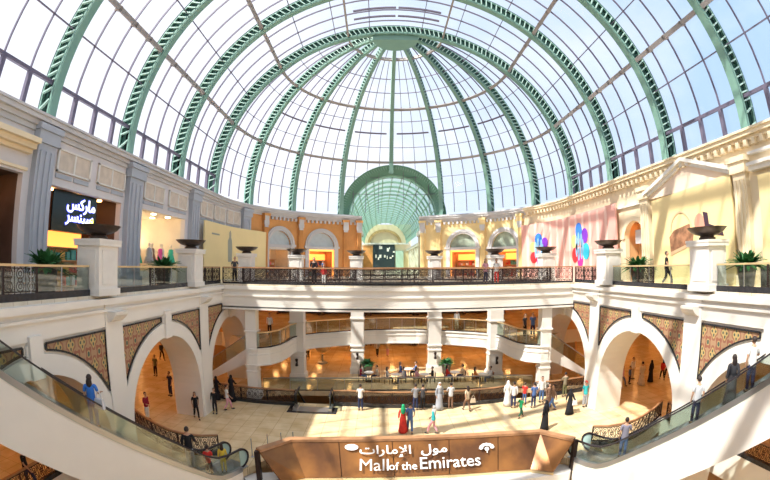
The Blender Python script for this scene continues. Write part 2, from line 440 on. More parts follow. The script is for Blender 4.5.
for sg, nm in ((-1, 'left'), (1, 'right')):
    spots = [(43.6, 12, 'nearest'), (43.6, 21, 'second'), (43.6, 30, 'third'), (43.6, 39, 'farthest')]
    for X, y, w_ in spots:
        s += 1; kiosk(sg * X, y, 0, -sg * pi / 2 , 8, 4.6, 2.2, 'lit shopfront with filled shelves on the far wall of the %s hall, %s one' % (nm, w_), seed=s)
    for i in range(4):
        s += 1; kiosk(sg * (18.5 + i * 6.6), 46.7, 0, 0, 6, 4.6, 2, 'lit shopfront closing the end of the %s hall, %s' % (nm, ['next to the arches', 'second from the arches', 'third from the arches', 'farthest from the arches'][i]), seed=s)
for i in range(5):
    x = -10.4 + i * 5.2; s += 1
    kiosk(x, 44.9, 0, 0, 4.8, 2.3, 1.5, 'dark framed ground floor shopfront beyond the columns, %s' % ['far left', 'left of centre', 'central', 'right of centre', 'far right'][i], seed=s)
    s += 1
    kiosk(x, 44.0, ZM, 0, 4.8, 3.2, 1.5, 'mid level shopfront above the round void, %s' % ['far left', 'left of centre', 'central', 'right of centre', 'far right'][i], seed=s)
gl = MB(); gl.ell((0, 0, 1.5), (.75, .75, .75), 20, 14)
o = gl.build('display_globe', brass, None, True, loc=(-6.6, 35.2, .25)); tag(o, 'big golden display globe behind the left far column', 'display')
st = MB(); st.lathe([(.5, 0), (.45, .1), (.08, .15), (.08, .8)], (0, 0, 0), 14); st.build('stand', steel, o, loc=(0, 0, -.25))

# ------------------------------------------------------------------ upper facade
P = lambda u, z, off: Wp(u, z, off)
def gap_strip(mb, u0, u1, z0, z1, holes, o0=-.35, o1=0.0):
    """wall from z0 to z1 with rectangular/arched holes: (a,b,ztop[,r])"""
    us = set(usplit(u0, u1))
    for h in holes:
        us |= {h[0], h[1]}
        if len(h) > 3:
            c = (h[0] + h[1]) / 2; r = (h[1] - h[0]) / 2
            us |= {c + r * sin(pi * (k / 16 - .5)) for k in range(17)}
    us = sorted(us)
    def fb(u):
        for h in holes:
            if h[0] < u < h[1]:
                if len(h) > 3:
                    c = (h[0] + h[1]) / 2; r = (h[1] - h[0]) / 2
                    return h[2] + sqrt(max(0, r * r - (u - c) ** 2))
                return h[2]
        return z0
    wstrip(mb, P, us, fb, lambda u: z1, o0, o1)
OL = 44.2 - 1.4
openL = (8.0, 10.4, 12.2); shop1 = (12.1, 17.35, 12.05); shop2 = (19.3, 24.9, 12.05)
mb = MB(); gap_strip(mb, -10, 36.3, ZU, 14.2, [(2, 7, 12.2), openL, shop1, shop2])
struct(mb.build('wall_upper_left', mat('upper_white_wall', (.70, .67, .68), .6, var=.04, scale=1)), 'white upper shopfront wall on the left')
mb = MB()
HL = [(39.0, 41.9, 11.1, 1), (44.2, 47.3, 11.05, 1)]
gap_strip(mb, 36.3, 50.4, ZU, 14.2, HL); struct(mb.build('wall_arcade_left', orange), 'orange stucco arcade wall with two arched shopfronts')
HR = [(60.9, 64.0, 11.0, 1), (66.0, 69.2, 10.9, 1)]
mb = MB(); gap_strip(mb, 57.4, 70.1, ZU, 14.2, HR); struct(mb.build('wall_arcade_right', yellow), 'yellow stucco arcade wall with two arched shopfronts')
mb = MB(); gap_strip(mb, 70.1, 120, ZU, 14.2, [(85.5, 87.7, 10.55, 1)]); struct(mb.build('wall_upper_right', cream2), 'cream upper wall on the right')
# cornice
mb = MB()
def cornice(mb, u0, u1):
    for z0, z1, o in ((13.95, 14.15, .12), (14.15, 14.33, .26), (14.33, 14.52, .46), (14.52, 14.62, .54)): wbox(mb, u0, u1, z0, z1, -.35, o)
    wbox(mb, u0, u1, 14.62, 14.72, -1.9, .1)
cornice(mb, -10, 50.5); struct(mb.build('cornice_left', greystone), 'grey stepped cornice below the dome, left half')
mb = MB(); cornice(mb, 57.3, 70.6); struct(mb.build('cornice_middle', greystone), 'grey stepped cornice over the yellow arcade')
mb = MB(); cornice(mb, 70.6, 120); struct(mb.build('cornice_right', cream2), 'cream stepped cornice on the right')
# dentils
mb = MB()
for u0, u1 in ((38.2, 50.2), (57.6, 70.2)):
    u = u0
    while u < u1: wbox(mb, u, u + .22, 13.65, 13.95, 0, .22); u += .52
struct(mb.build('trim_2', greystone), 'row of grey dentil blocks below the cornice')
mb = MB(); u = 71
while u < 108: wbox(mb, u, u + .2, 13.9, 14.2, 0, .36); u += .5
struct(mb.build('trim_3', cream2), 'row of cream dentil blocks below the cornice')
# pilasters
def pilaster(u, w, m, lab, z1=14.0, z0=ZU, d=.32):
    r = thing('pilaster', lab, 'pilaster', Wp(u, z0), 0, None)
    L = Wp(u, z0)
    def sub(mb): mb.v = [(v[0] - L[0], v[1] - L[1], v[2] - L[2]) for v in mb.v]
    a = MB(); wbox(a, u - w / 2, u + w / 2, z0, z1 - .5, 0, d)
    for q in (-.3, 0, .3): wbox(a, u + q * w - .07 * w, u + q * w + .07 * w, z0 + .7, z1 - .8, d, d + .06)
    sub(a); a.build('shaft', m, r)
    a = MB(); wbox(a, u - w / 2 - .1, u + w / 2 + .1, z1 - .5, z1 + .2, 0, d + .10); wbox(a, u - w / 2 - .18, u + w / 2 + .18, z1, z1 + .25, 0, d + .18); sub(a); a.build('capital', m, r)
    a = MB(); wbox(a, u - w / 2 - .08, u + w / 2 + .08, z0, z0 + .5, 0, d + .1); sub(a); a.build('base', m, r)
    return r
for u, w, l in ((11.3, 1.05, 'nearest, beside the dark doorway'), (18.3, 1.35, 'between the two clothes shops'), (26.0, 1.25, 'between the clothes shop and the yellow hoarding'), (35.5, 1.2, 'past the yellow hoarding')):
    pilaster(u, w, bluegrey, 'blue grey fluted pilaster %s' % l)
for u, l in ((38.35, 'at the left end of the orange arcade'), (43.05, 'between the two orange arches')): pilaster(u, .55, orange, 'narrow orange pilaster %s' % l, z1=13.9)
for u, l in ((48.6, 'right of the second orange arch'), (50.2, 'at the corner of the orange arcade')): pilaster(u, .5, orange, 'narrow orange pilaster %s' % l, z1=13.9)
for u, l in ((57.7, 'at the corner of the yellow arcade'), (59.6, 'left of the first yellow arch'), (65.0, 'between the two yellow arches'), (69.9, 'right of the second yellow arch')): pilaster(u, .5, yellow, 'narrow yellow pilaster %s' % l, z1=13.9)
for u, l in ((88.1, 'left of the pediment hoarding'), (95.9, 'right of the pediment hoarding')): pilaster(u, .8, cream2, 'cream pilaster %s' % l, z1=13.3)
# grey capitals over orange/yellow pilasters
mb = MB()
for u in (38.35, 43.05, 48.6, 50.2, 57.7, 59.6, 65.0, 69.9): wbox(mb, u - .33, u + .33, 13.0, 14.1, .3, .42); wbox(mb, u - .25, u + .25, 12.75, 13.0, .3, .38)
struct(mb.build('trim_4', greystone), 'grey brackets on top of the arcade pilasters')
mb = MB()
for z0, z1, o in ((12.95, 13.1, .25), (13.1, 13.3, .5), (13.3, 13.5, .75), (12.3, 12.42, .1)): wbox(mb, 3, 10.55, z0, z1, 0, o)
struct(mb.build('trim_8', cream2), 'cream cornice over the nearest left shop doorway')
# relief panels above the shops
relief = mat('relief_panel', (.70, .60, .50), .7, var=.18, scale=2.5)
def panel(u0, u1, z0, z1, lab):
    a = MB(); wbox(a, u0, u1, z0, z1, 0, .07); o = a.build('relief_panel', relief); tag(o, lab, 'wall panel', 'relief panels over the left shops')
    a = MB()
    for x0, x1, y0, y1 in ((u0, u1, z0, z0 + .08), (u0, u1, z1 - .08, z1), (u0, u0 + .1, z0, z1), (u1 - .1, u1, z0, z1)): wbox(a, x0, x1, y0, y1, .07, .12)
    wbox(a, (u0 + u1) / 2 - .05, (u0 + u1) / 2 + .05, z0 + .08, z1 - .08, .07, .1)
    a.build('moulding', cap, o)
    a = MB(); m_ = (u0 + u1) / 2
    wbox(a, u0 + .05, m_ - .08, z0 - .26, z0 - .08, 0, .06); wbox(a, m_ + .08, u1 - .05, z0 - .26, z0 - .08, 0, .06); a.build('vent_slot', bluegrey, o)
panel(12.2, 14.55, 12.65, 13.65, 'tan relief panel over the dark clothes shop, nearer of the two')
panel(15.1, 17.45, 12.65, 13.65, 'tan relief panel over the dark clothes shop, farther of the two')
panel(19.4, 21.75, 12.6, 13.65, 'tan relief panel over the bright clothes shop, nearer of the two')
panel(22.35, 24.95, 12.6, 13.65, 'tan relief panel over the bright clothes shop, farther of the two')
for i, l in enumerate(('left', 'middle', 'right')): panel(27.2 + i * 2.6, 29.5 + i * 2.6, 12.6, 13.8, 'tan relief panel above the yellow hoarding, %s of three' % l)

# recesses behind upper openings
def recess(u0, u1, h, d, m, lampmat, nm, idx):
    a = MB()
    wbox(a, u0 - .1, u1 + .1, ZU, ZU + h + .1, -d - .15, -d)
    for e0, e1 in ((u0 - .25, u0 - .05), (u1 + .05, u1 + .25)): wbox(a, e0, e1, ZU, ZU + h + .1, -d, -.34)
    wbox(a, u0 - .25, u1 + .25, ZU + h + .05, ZU + h + .25, -d - .15, -.34)
    struct(a.build('wall_shop_%s' % nm, m), 'inside walls of the %s' % nm.replace('_', ' '))
    n = max(1, int((u1 - u0) / 1.6))
    for i in range(n):
        for q in (-.9, -2.2):
            p = Wp(u0 + (u1 - u0) * (i + .5) / n, ZU + h + .04, q if -q < d else -d / 2)
            lamp(p[0], p[1], p[2], .17, lampmat, 'small round spot lamp in the ceiling of the %s' % nm.replace('_', ' '), 'lamps in the %s' % nm.replace('_', ' '))
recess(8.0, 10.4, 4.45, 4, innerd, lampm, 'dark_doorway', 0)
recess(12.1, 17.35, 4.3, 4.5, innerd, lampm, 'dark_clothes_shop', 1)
recess(19.3, 24.9, 4.3, 4.5, innerl, lampw, 'bright_clothes_shop', 2)
recess(39.0, 41.9, 3.1, 3, innerl, lampm, 'first_orange_arch_shop', 3)
recess(44.2, 47.3, 3.1, 3, inner, lampm, 'second_orange_arch_shop', 4)
recess(60.9, 64.0, 3.1, 3, inner, lampm, 'first_yellow_arch_shop', 5)
recess(66.0, 69.2, 3.1, 3, inner, lampm, 'second_yellow_arch_shop', 6)
recess(85.5, 87.7, 3.8, 1.2, mat('niche_tan', (.70, .42, .20), .6), lampm, 'arched_niche', 7)

# arcade arches: grey archivolt + lunette window + shop entrance
lunL = mat('blue_grey_lunette', (.52, .60, .64), .3, var=.1, scale=2)
lunR = mat('green_lunette', (.42, .50, .40), .3, var=.5, scale=1.2)
for (a0, b0, z0, _), l, lm in zip(HL + HR, ('first orange arch', 'second orange arch', 'first yellow arch', 'second yellow arch'), (lunL, lunL, lunR, lunR)):
    c = (a0 + b0) / 2; r = (b0 - a0) / 2; rt = thing('arched_shopfront', 'grey arched shopfront surround with lunette in the %s' % l, 'shopfront', Wp(c, ZU), 0, None)
    L = Wp(c, ZU)
    def sub(mb): mb.v = [(v[0] - L[0], v[1] - L[1], v[2] - L[2]) for v in mb.v]
    mb = MB(); ro = r + .48; n = 18
    for k in range(n):
        t0, t1 = pi * k / n, pi * (k + 1) / n
        q = lambda rr, t, o: Wp(c - rr * cos(t), z0 + rr * sin(t), o)
        mb.hexa([q(r, t0, .16), q(r, t1, .16), q(ro, t1, .16), q(ro, t0, .16), q(r, t0, -.1), q(r, t1, -.1), q(ro, t1, -.1), q(ro, t0, -.1)])
        r2 = r + .2
        mb.hexa([q(r2, t0, .24), q(r2, t1, .24), q(r2 + .1, t1, .24), q(r2 + .1, t0, .24), q(r2, t0, .16), q(r2, t1, .16), q(r2 + .1, t1, .16), q(r2 + .1, t0, .16)])
    wbox(mb, a0 - .45, a0, ZU, z0, -.1, .14); wbox(mb, b0, b0 + .45, ZU, z0, -.1, .14)
    wbox(mb, a0 - .6, a0 + .02, z0 - .18, z0 + .05, -.1, .22); wbox(mb, b0 - .02, b0 + .6, z0 - .18, z0 + .05, -.1, .22)
    sub(mb); mb.build('archivolt', greystone, rt)
    mb = MB(); wbox(mb, a0, b0, z0 - .3, z0 + .02, -.3, .06); sub(mb); mb.build('transom', greystone, rt)
    mb = MB(); us = sorted({c + (r - .01) * sin(pi * (k / 14 - .5)) for k in range(15)})
    wstrip(mb, P, us, lambda u: z0 + .02, lambda u: z0 + .03 + sqrt(max(0, r * r - (u - c) ** 2)), -.3, -.2); sub(mb); lu = mb.build('lunette', lm, rt)
    mb = MB(); wbox(mb, a0, a0 + .16, ZU, z0 - .3, -.3, -.1); wbox(mb, b0 - .16, b0, ZU, z0 - .3, -.3, -.1); wbox(mb, a0, b0, z0 - .5, z0 - .3, -.3, -.1); sub(mb); mb.build('entrance_frame', lampo if 'second orange' in l or 'yellow' in l else cap, rt)
# niche surround
mb = MB()
for k in range(16):
    t0, t1 = pi * k / 16, pi * (k + 1) / 16; c = 86.6; r = 1.1; q = lambda rr, t, o: Wp(c - rr * cos(t), 10.55 + rr * sin(t), o)
    mb.hexa([q(r, t0, .1), q(r, t1, .1), q(r + .3, t1, .1), q(r + .3, t0, .1), q(r, t0, -.1), q(r, t1, -.1), q(r + .3, t1, -.1), q(r + .3, t0, -.1)])
struct(mb.build('trim_5', cream2))
nc = MB(); wbox(nc, 86.0, 87.6, 10.2, 11.1, -.9, -.5); tag(nc.build('hanging_sign', mat('sign_grey', (.6, .6, .62), .4)), 'small pale hanging sign inside the arched niche', 'sign')

# shop contents: mannequins & racks
def mannequin(u, off, m, lab, h=1.7, dress=True):
    p = Wp(u, ZU + (.75 if u > 19 else 0), off); r = thing('mannequin', lab, 'mannequin', p, random.uniform(0, 6), None)
    a = MB(); a.lathe([(.06, 0), (.05, .8), (.14, .95), (.11, 1.12), (.16, 1.35), (.07, 1.45), (.045, 1.5), (.045, 1.53), (.085, 1.6), (.09, 1.68), (.05, 1.75)], (0, 0, 0), 10, 1, .7)
    for sx in (-1, 1): a.bar((sx * .15, 0, 1.38), (sx * .22, .02, 1.1), .06); a.bar((sx * .22, .02, 1.1), (sx * .2, .1, .85), .05)
    a.build('body', innerl, r, True)
    a = MB()
    a.lathe([(.36, .45), (.26, .8), (.16, 1.08), (.18, 1.35), (.1, 1.42)] if dress else [(.17, .85), (.15, 1.1), (.2, 1.38), (.08, 1.44)], (0, 0, 0), 12, 1, .75); a.build('garment', m, r, True)
cl = [('green', (.05, .5, .3)), ('magenta', (.75, .1, .35)), ('grey', (.4, .4, .42)), ('brown', (.3, .16, .1)), ('white', (.85, .82, .8)), ('black', (.05, .05, .06)), ('red', (.7, .06, .05))]
for i, (u, ci) in enumerate(((19.9, 5), (20.7, 0), (21.6, 2), (22.4, 3), (23.0, 1), (23.7, 4), (24.4, 0))):
    mannequin(u, -.8 - .3 * (i % 2), mat('dress_' + cl[ci][0], cl[ci][1], .7), 'mannequin in a %s dress in the bright clothes shop window, %s' % (cl[ci][0], ['beside the near pilaster', 'second along', 'third along', 'fourth along', 'fifth along', 'sixth along', 'beside the far frame'][i]))
for i, (u, ci) in enumerate(((12.9, 3), (16.6, 5))):
    mannequin(u, -1.0, mat('dress_' + cl[ci][0], cl[ci][1], .7), 'mannequin in a %s dress in the dark clothes shop, %s the black sign' % (cl[ci][0], ['left of', 'right of'][i]))
dp = MB(); wbox(dp, 19.5, 24.7, ZU, ZU + .75, -1.35, -.45); tag(dp.build('display_platform', innerl), 'pale platform carrying the mannequins in the bright clothes shop', 'platform')
# lit shelves
def rack(u0, u1, z0, z1, off, nm, lab, lit=None, seed=1):
    rnd = random.Random(seed); c = (u0 + u1) / 2; L = Wp(c, ZU); r = thing('display_shelf', lab, 'shelf', L)
    def sub(mb): mb.v = [(v[0] - L[0], v[1] - L[1], v[2] - L[2]) for v in mb.v]
    a = MB(); wbox(a, u0, u1, z0, z1, off - .5, off - .42)
    n = int((z1 - z0) / .6)
    for i in range(n + 1): wbox(a, u0, u1, z0 + i * .6, z0 + i * .6 + .04, off - .45, off)
    sub(a); a.build('frame', inner, r)
    a = MB()
    for i in range(n):
        u = u0 + .1
        while u < u1 - .3:
            w = rnd.uniform(.12, .35); a.m = rnd.randrange(8); wbox(a, u, u + w, z0 + i * .6 + .04, z0 + i * .6 + .04 + rnd.uniform(.2, .5), off - .4, off - .1); u += w + rnd.uniform(.02, .15)
    sub(a); a.build('goods', GOODS, r, kind='stuff')
    if lit:
        a = MB(); wbox(a, u0, u1, z1 + .05, z1 + .75, off - .5, off - .3); sub(a); a.build('lit_panel', lit, r)
rack(12.3, 15.9, ZU, ZU + 1.8, -1.2, '', 'orange lit shelves at the back of the dark clothes shop', lampo, 3)
rack(19.6, 24.6, ZU, ZU + 2.4, -4.0, '', 'lit shelves at the back of the bright clothes shop', lampw, 4)
rack(39.2, 41.7, ZU, ZU + 1.8, -2.4, '', 'pale shelves inside the first orange arch', None, 5)
rack(44.4, 47.1, ZU, ZU + 1.8, -2.4, '', 'glowing orange shelves inside the second orange arch', lampo, 6)
rack(61.1, 63.8, ZU, ZU + 1.8, -2.4, '', 'glowing orange shelves inside the first yellow arch', lampo, 7)
rack(66.2, 69.0, ZU, ZU + 1.8, -2.4, '', 'glowing orange shelves inside the second yellow arch', lampo, 8)

# ------------------------------------------------------------------ signs with writing
def text_mesh(txt, size, name, m, parent, loc, rot, ext=.01, align='LEFT', sx=1.0, bold=0.0):
    cu = bpy.data.curves.new('t', 'FONT'); cu.body = txt; cu.size = size; cu.extrude = ext; cu.align_x = align; cu.offset = bold
    cu.resolution_u = 3
    ob = bpy.data.objects.new('t', cu); COL.objects.link(ob)
    dg = bpy.context.evaluated_depsgraph_get(); dg.update()
    me = bpy.data.meshes.new_from_object(ob.evaluated_get(dg)); bpy.data.objects.remove(ob); bpy.data.curves.remove(cu)
    me.materials.clear(); me.materials.append(m)
    o = bpy.data.objects.new(name, me); COL.objects.link(o); o.parent = parent; o.location = loc; o.rotation_euler = rot; o.scale = (sx, 1, 1)
    return o
# black shop sign
L = Wp(14.4, 11.2, -.5); sg_ = thing('shop_sign', 'black shop sign with white Arabic lettering above the dark clothes shop', 'sign', L)
a = MB(); a.box(-.08, 0, -1.65, 1.5, -.95, .85); a.build('board', mat('sign_black', (.015, .03, .03), .15), sg_)
RT = (pi / 2, 0, pi / 2)
blu = mat('sign_blue_edge', (.06, .10, .75), .4, emit=(.05, .1, 1), es=.6); wl = mat('sign_white_light', (.95, .95, 1), .4, emit=(1, 1, 1), es=1.0); yl = mat('sign_yellow_light', (.9, .85, .1), .4, emit=(.9, .85, .05), es=.9)
L1 = '\ufeb2\ufedb\ufead\ufe8e\ufee3'; L2 = '\ufeae\ufeb4\ufee8\ufe92\ufeb3'
for zz, tx in ((.12, L1), (-.45, L2)):
    text_mesh(tx, .74, 'lettering_edge', blu, sg_, (.02, -.75, zz), RT, .01, bold=.04)
    text_mesh(tx, .74, 'lettering', wl, sg_, (.05, -.75, zz), RT, .02, bold=.01)
text_mesh('\ufeed', .74, 'yellow_letter', yl, sg_, (.05, .95, -.45), RT, .02, bold=.01)

# the wooden mall sign at the front of the plaza
SG = thing('mall_sign', 'long bronze coloured front panel reading Mall of the Emirates in white letters', 'sign', (.35, 16.9, 0))
topc = [(-6.9, 15.0), (-5.75, 16.35), (-3.6, 16.62), (-1.2, 16.75), (1.4, 16.75), (3.7, 16.62), (5.75, 16.35), (6.9, 15.0)]
botc = [(-5.9, 14.75), (-5.0, 15.35), (-3.4, 15.55), (-1.1, 15.65), (1.3, 15.65), (3.5, 15.55), (5.0, 15.35), (5.9, 14.75)]
ZB = -.32; ZT = 1.02
mb = MB()
for i in range(7):
    g = .02
    A = Vector((*topc[i], ZT)); B = Vector((*topc[i + 1], ZT)); C_ = Vector((*botc[i + 1], ZB)); D_ = Vector((*botc[i], ZB))
    d = (B - A).normalized() * g
    nrm = (B - A).cross(D_ - A).normalized() * .06
    if nrm.y > 0: nrm = -nrm
    A += d; D_ += d; B -= d; C_ -= d
    mb.hexa([v - Vector((0, 16.9, 0)) for v in (A + nrm, B + nrm, C_ + nrm, D_ + nrm, A, B, C_, D_)])
mb.build('face_panel', woodS, SG)
mb = MB()
off = Vector((0, 16.9, 0))
vs = [Vector((x, y + .03, ZT)) - off for x, y in topc] + [Vector((x, y + .06, ZB)) - off for x, y in botc] + [Vector((x, y + .45, ZT)) - off for x, y in topc] + [Vector((x, y + 1.3, ZB)) - off for x, y in botc]
fs = []
for i in range(7): fs += [(i, i + 8, i + 9, i + 1), (i + 16, i + 17, i + 25, i + 24), (i, i + 1, i + 17, i + 16), (i + 8, i + 24, i + 25, i + 9)]
fs += [(0, 16, 24, 8), (7, 15, 31, 23)]
mb.add(vs, fs); mb.build('body', innerd, SG)
mb = MB(); mb.sweep([(x, y + .05 - 16.9, ZT + .07) for x, y in topc], .34, .12); mb.build('rail_top', railwood, SG)
mb = MB(); mb.sweep([(x, y - .02 - 16.9, ZB - .04) for x, y in botc], .18, .10); mb.build('bottom_trim', brass, SG)
for sx in (-1, 1):
    a = MB(); a.box(sx * 6.95 - .1, sx * 6.95 + .1, 14.9 - 16.9, 15.12 - 16.9, -.5, 1.05); a.build('end_post', iron, SG)
# face frame for lettering: centre panels slope
fa = atan2(16.72 - 15.6, ZT - ZB)
RT2 = (pi / 2 - fa, 0, 0)
def onface(x, t, o=.07):  # t 0 bottom..1 top
    xx = x; k = min(max((abs(x) / 5.2), 0), 1)
    yt = 16.75 - .18 * k * k * 1.6; yb = 15.65 - .18 * k * k * 1.6
    y = yb + (yt - yb) * t; z = ZB + (ZT - ZB) * t
    return (xx, y - 16.9 - o * cos(fa), z + o * sin(fa))
text_mesh('Mall', .78, 'lettering', lettering, SG, onface(-2.68, .17, .24), RT2, .012, sx=1.06, bold=0)
text_mesh('of the', .50, 'lettering_small', lettering, SG, onface(-1.37, .17, .24), RT2, .012, sx=1.05, bold=.002)
text_mesh('Emirates', .78, 'lettering', lettering, SG, onface(-.05, .17, .24), RT2, .012, sx=1.02, bold=.004)
text_mesh('\ufe95\ufe8d\ufead\ufe8e\ufee3\ufef9\ufe8d  \ufedd\ufeee\ufee3',   .55, 'arabic_lettering', lettering, SG, onface(-2.65, .62, .22), RT2, .012, sx=1.3, bold=.008)
lg = MB()
for k in range(7):
    a_ = pi * (k / 6.0); cx, cz = 3.55 + .26 * cos(a_), .16 * sin(a_)
    lg.ell((cx - 3.55, 0, cz), (.10, .012, .07), 8, 5)
lg.ell((0, 0, -.06), (.1, .012, .1), 8, 5); lg.bar((0, 0, -.08), (0, 0, -.25), .04)
lo = lg.build('flower_emblem', lettering, SG); lo.location = onface(3.05, .66, .22); lo.rotation_euler = (-fa, 0, 0)
ov = MB(); ov.ell((0, 0, 0), (.30, .012, .15), 16, 8); oo = ov.build('oval_glint', lettering, SG); oo.location = onface(-3.0, .80, .2); oo.rotation_euler = (-fa, 0, 0)  # white oval shape imitates a spot of lamp light on the sign face
for sx, nm in ((-1, 'left'), (1, 'right')):
    a = MB(); a.hexa([(sx * 5.9, 14.7, -1.6), (sx * 7.0, 14.6, -1.6), (sx * 7.6, 15.4, -1.6), (sx * 5.5, 16, -1.6), (sx * 5.9, 14.7, -.42), (sx * 7.0, 14.6, -.42), (sx * 7.6, 15.4, -.42), (sx * 5.5, 16, -.42)])
    struct(a.build('trim_plinth_%s' % nm, white), 'white plinth below the %s end of the sign' % nm)
a = MB(); a.prism([(-5.9, 14.72), (5.9, 14.72), (5.6, 16.5), (-5.6, 16.5)], -1.6, -.42); struct(a.build('beam_front', white), 'white beam below the sign')

# ------------------------------------------------------------------ balustrades
def scroll_run(pts, name, label, grp=None, z=0.0, h=1.05, cat='balustrade', toprail=railwood, base=darkbase, base_h=.22, post=2.0, glassy=False, scroll_at=(), inner_scroll=True):
    P0 = Vector((*pts[0], z)); r = thing(name, label, cat, P0, 0, grp)
    V = [Vector((x, y, z)) - P0 for x, y in pts]
    up = lambda v, k: v + Vector((0, 0, k))
    a = MB(); a.sweep([up(v, h) for v in V], .11, .07); a.build('handrail', toprail, r)
    a = MB(); a.sweep([up(v, base_h / 2) for v in V], .16, base_h); a.build('plinth', base, r)
    # cumulative positions
    cum = [0]
    for p, q in zip(V, V[1:]): cum.append(cum[-1] + (q - p).length)
    T = cum[-1]
    def at(s):
        for i in range(len(V) - 1):
            if s <= cum[i + 1] + 1e-6:
                k = (s - cum[i]) / max(1e-6, cum[i + 1] - cum[i]); return V[i].lerp(V[i + 1], k), (V[i + 1] - V[i]).normalized()
        return V[-1], (V[-1] - V[-2]).normalized()
    if glassy:
        a = MB(); a.sweep([up(v, (h + base_h) / 2) for v in V], .03, h - base_h - .06); a.build('glass_panel', rglass, r)
    n = max(1, round(T / post))
    for i in range(n + 1):
        p, d = at(T * i / n); b = MB()
        if glassy: b.bar(up(p, base_h), up(p, h), .035)
        else: b.bar(up(p, base_h), up(p, h), .07, .07, d)
        b.build('post', steel if glassy else iron, r)
    if inner_scroll:
        ranges = [(0, T)] if not glassy else [(s0, s1) for s0, s1 in scroll_at]
        s_ = MB(); hh = h - base_h; rad = .17
        def ringm(c, d, rr, t=.022, n=8):
            q = [c + d * (rr * cos(2 * pi * k / n)) + Vector((0, 0, rr * sin(2 * pi * k / n))) for k in range(n)]
            nr = d.cross(Vector((0, 0, 1)))
            s_.sweep(q, t * 1.3, t, [nr] * n, True)
        for a0, a1 in ranges:
            if glassy:
                for e in (a0, a1):
                    p, d = at(e); s_.bar(up(p, base_h), up(p, h), .07)
            m = max(1, round((a1 - a0) / .42))
            for i in range(m):
                c, d = at(a0 + (a1 - a0) * (i + .5) / m); w = (a1 - a0) / m
                for zz, rr in ((base_h + hh * .25, .16), (base_h + hh * .70, .16), (base_h + hh * .475, .085)):
                    ringm(up(c, zz), d, rr); 
                ringm(up(c, base_h + hh * .25), d, .07); ringm(up(c, base_h + hh * .70), d, .07)
                c2, d2 = at(a0 + (a1 - a0) * i / m); s_.bar(up(c2, base_h), up(c2, h), .025)
                s_.bar(up(c, base_h), up(c, base_h + hh * .1), .02); s_.bar(up(c, base_h + hh * .9), up(c, h), .02)
            pa = [at(a0 + (a1 - a0) * k / 8)[0] for k in range(9)]
            s_.sweep([up(v, base_h + .05) for v in pa], .03, .03); s_.sweep([up(v, h - .09) for v in pa], .03, .03)
        s_.build('scrollwork', iron, r)
    return r
# plaza far edge, left and right of the down escalator
scroll_run([(-14.0, 24.6), (-12, 24.0), (-9.5, 23.75), (-7.6, 23.75), (-6.75, 23.75)], 'iron_balustrade', 'dark scrolled iron balustrade at the plaza back, left of the down escalator')
scroll_run([(-4.3, 24.0), (-3.2, 24.05), (-1, 23.75), (1.5, 23.65), (3.8, 23.65), (6.2, 23.85), (6.8, 24.0)], 'iron_balustrade', 'long curved scrolled iron balustrade along the plaza back')
scroll_run([(9.1, 24.3), (10.5, 24.1), (12.5, 24.2), (15.0, 24.5)], 'iron_balustrade', 'dark scrolled iron balustrade at the plaza back, beside the right arches')
fl = [(8.9, 16.15), (9.6, 15.85), (10.4, 15.78), (11.3, 15.9), (12.3, 16.3), (13.4, 16.85), (14.6, 17.6)]
scroll_run([(-x, y) for x, y in fl], 'iron_balustrade', 'curved scrolled iron balustrade at the plaza front behind the left escalator')
scroll_run(fl, 'iron_balustrade', 'curved scrolled iron balustrade at the plaza front behind the right escalator')
scroll_run([(14.75, 3), (14.75, 8), (14.75, 12), (14.75, 17.2)], 'iron_balustrade', 'scrolled iron balustrade inside the nearest right arch at floor level')
scroll_run([(-14.75, 3), (-14.75, 8), (-14.75, 12), (-14.75, 17.2)], 'iron_balustrade', 'scrolled iron balustrade inside the nearest left arch at floor level')
# far edge of the far void
scroll_run([(x, y + .15) for x, y in edge[1:]] + [(-x, y + .15) for x, y in reversed(edge[1:-1])], 'glass_balustrade', 'low clear glass balustrade on the far side of the round void', z=0, glassy=True, inner_scroll=False, base_h=.05, h=.95, toprail=steel)
# bridge balustrades
scroll_run([(-WX + .1, 24.35), (-6, 24.3), (0, 24.25), (6, 24.3), (WX - .1, 24.35)], 'bridge_balustrade', 'long dark scrolled iron balustrade on the near edge of the upper bridge', z=ZU, base_h=.12)
scroll_run([(-11, 26.75), (0, 26.75), (11, 26.75)], 'bridge_balustrade', 'scrolled iron balustrade on the far edge of the upper bridge', z=ZU, base_h=.12)
scroll_run([(x, y + .12) for x, y in uph] + [(-x, y + .12) for x, y in reversed(uph[:-1])], 'bridge_balustrade', 'scrolled iron balustrade around the far side of the upper void', z=ZU, base_h=.12)
# side gallery glass rails
PEDY = (12.2, 20.2)
for sg, nm in ((-1, 'left'), (1, 'right')):
    x = sg * (WX + .12)
    scroll_run([(x, 0), (x, PEDY[0] - .68)], 'glass_balustrade', 'glass balustrade with iron panel on the upper %s gallery, nearest bay' % nm, z=ZU, toprail=brass, glassy=True, scroll_at=[(7.5, 8.9)], post=1.5)
    scroll_run([(x, PEDY[0] + .68), (x, PEDY[1] - .64)], 'glass_balustrade', 'glass balustrade with iron panel on the upper %s gallery between two pedestals' % nm, z=ZU, toprail=brass, glassy=True, scroll_at=[(3.0, 4.3)], post=1.75)
    scroll_run([(x, PEDY[1] + .64), (x, 24.25)], 'glass_balustrade', 'short iron balustrade joining the %s pedestal to the bridge' % nm, z=ZU, toprail=railwood, glassy=False, post=1.2)
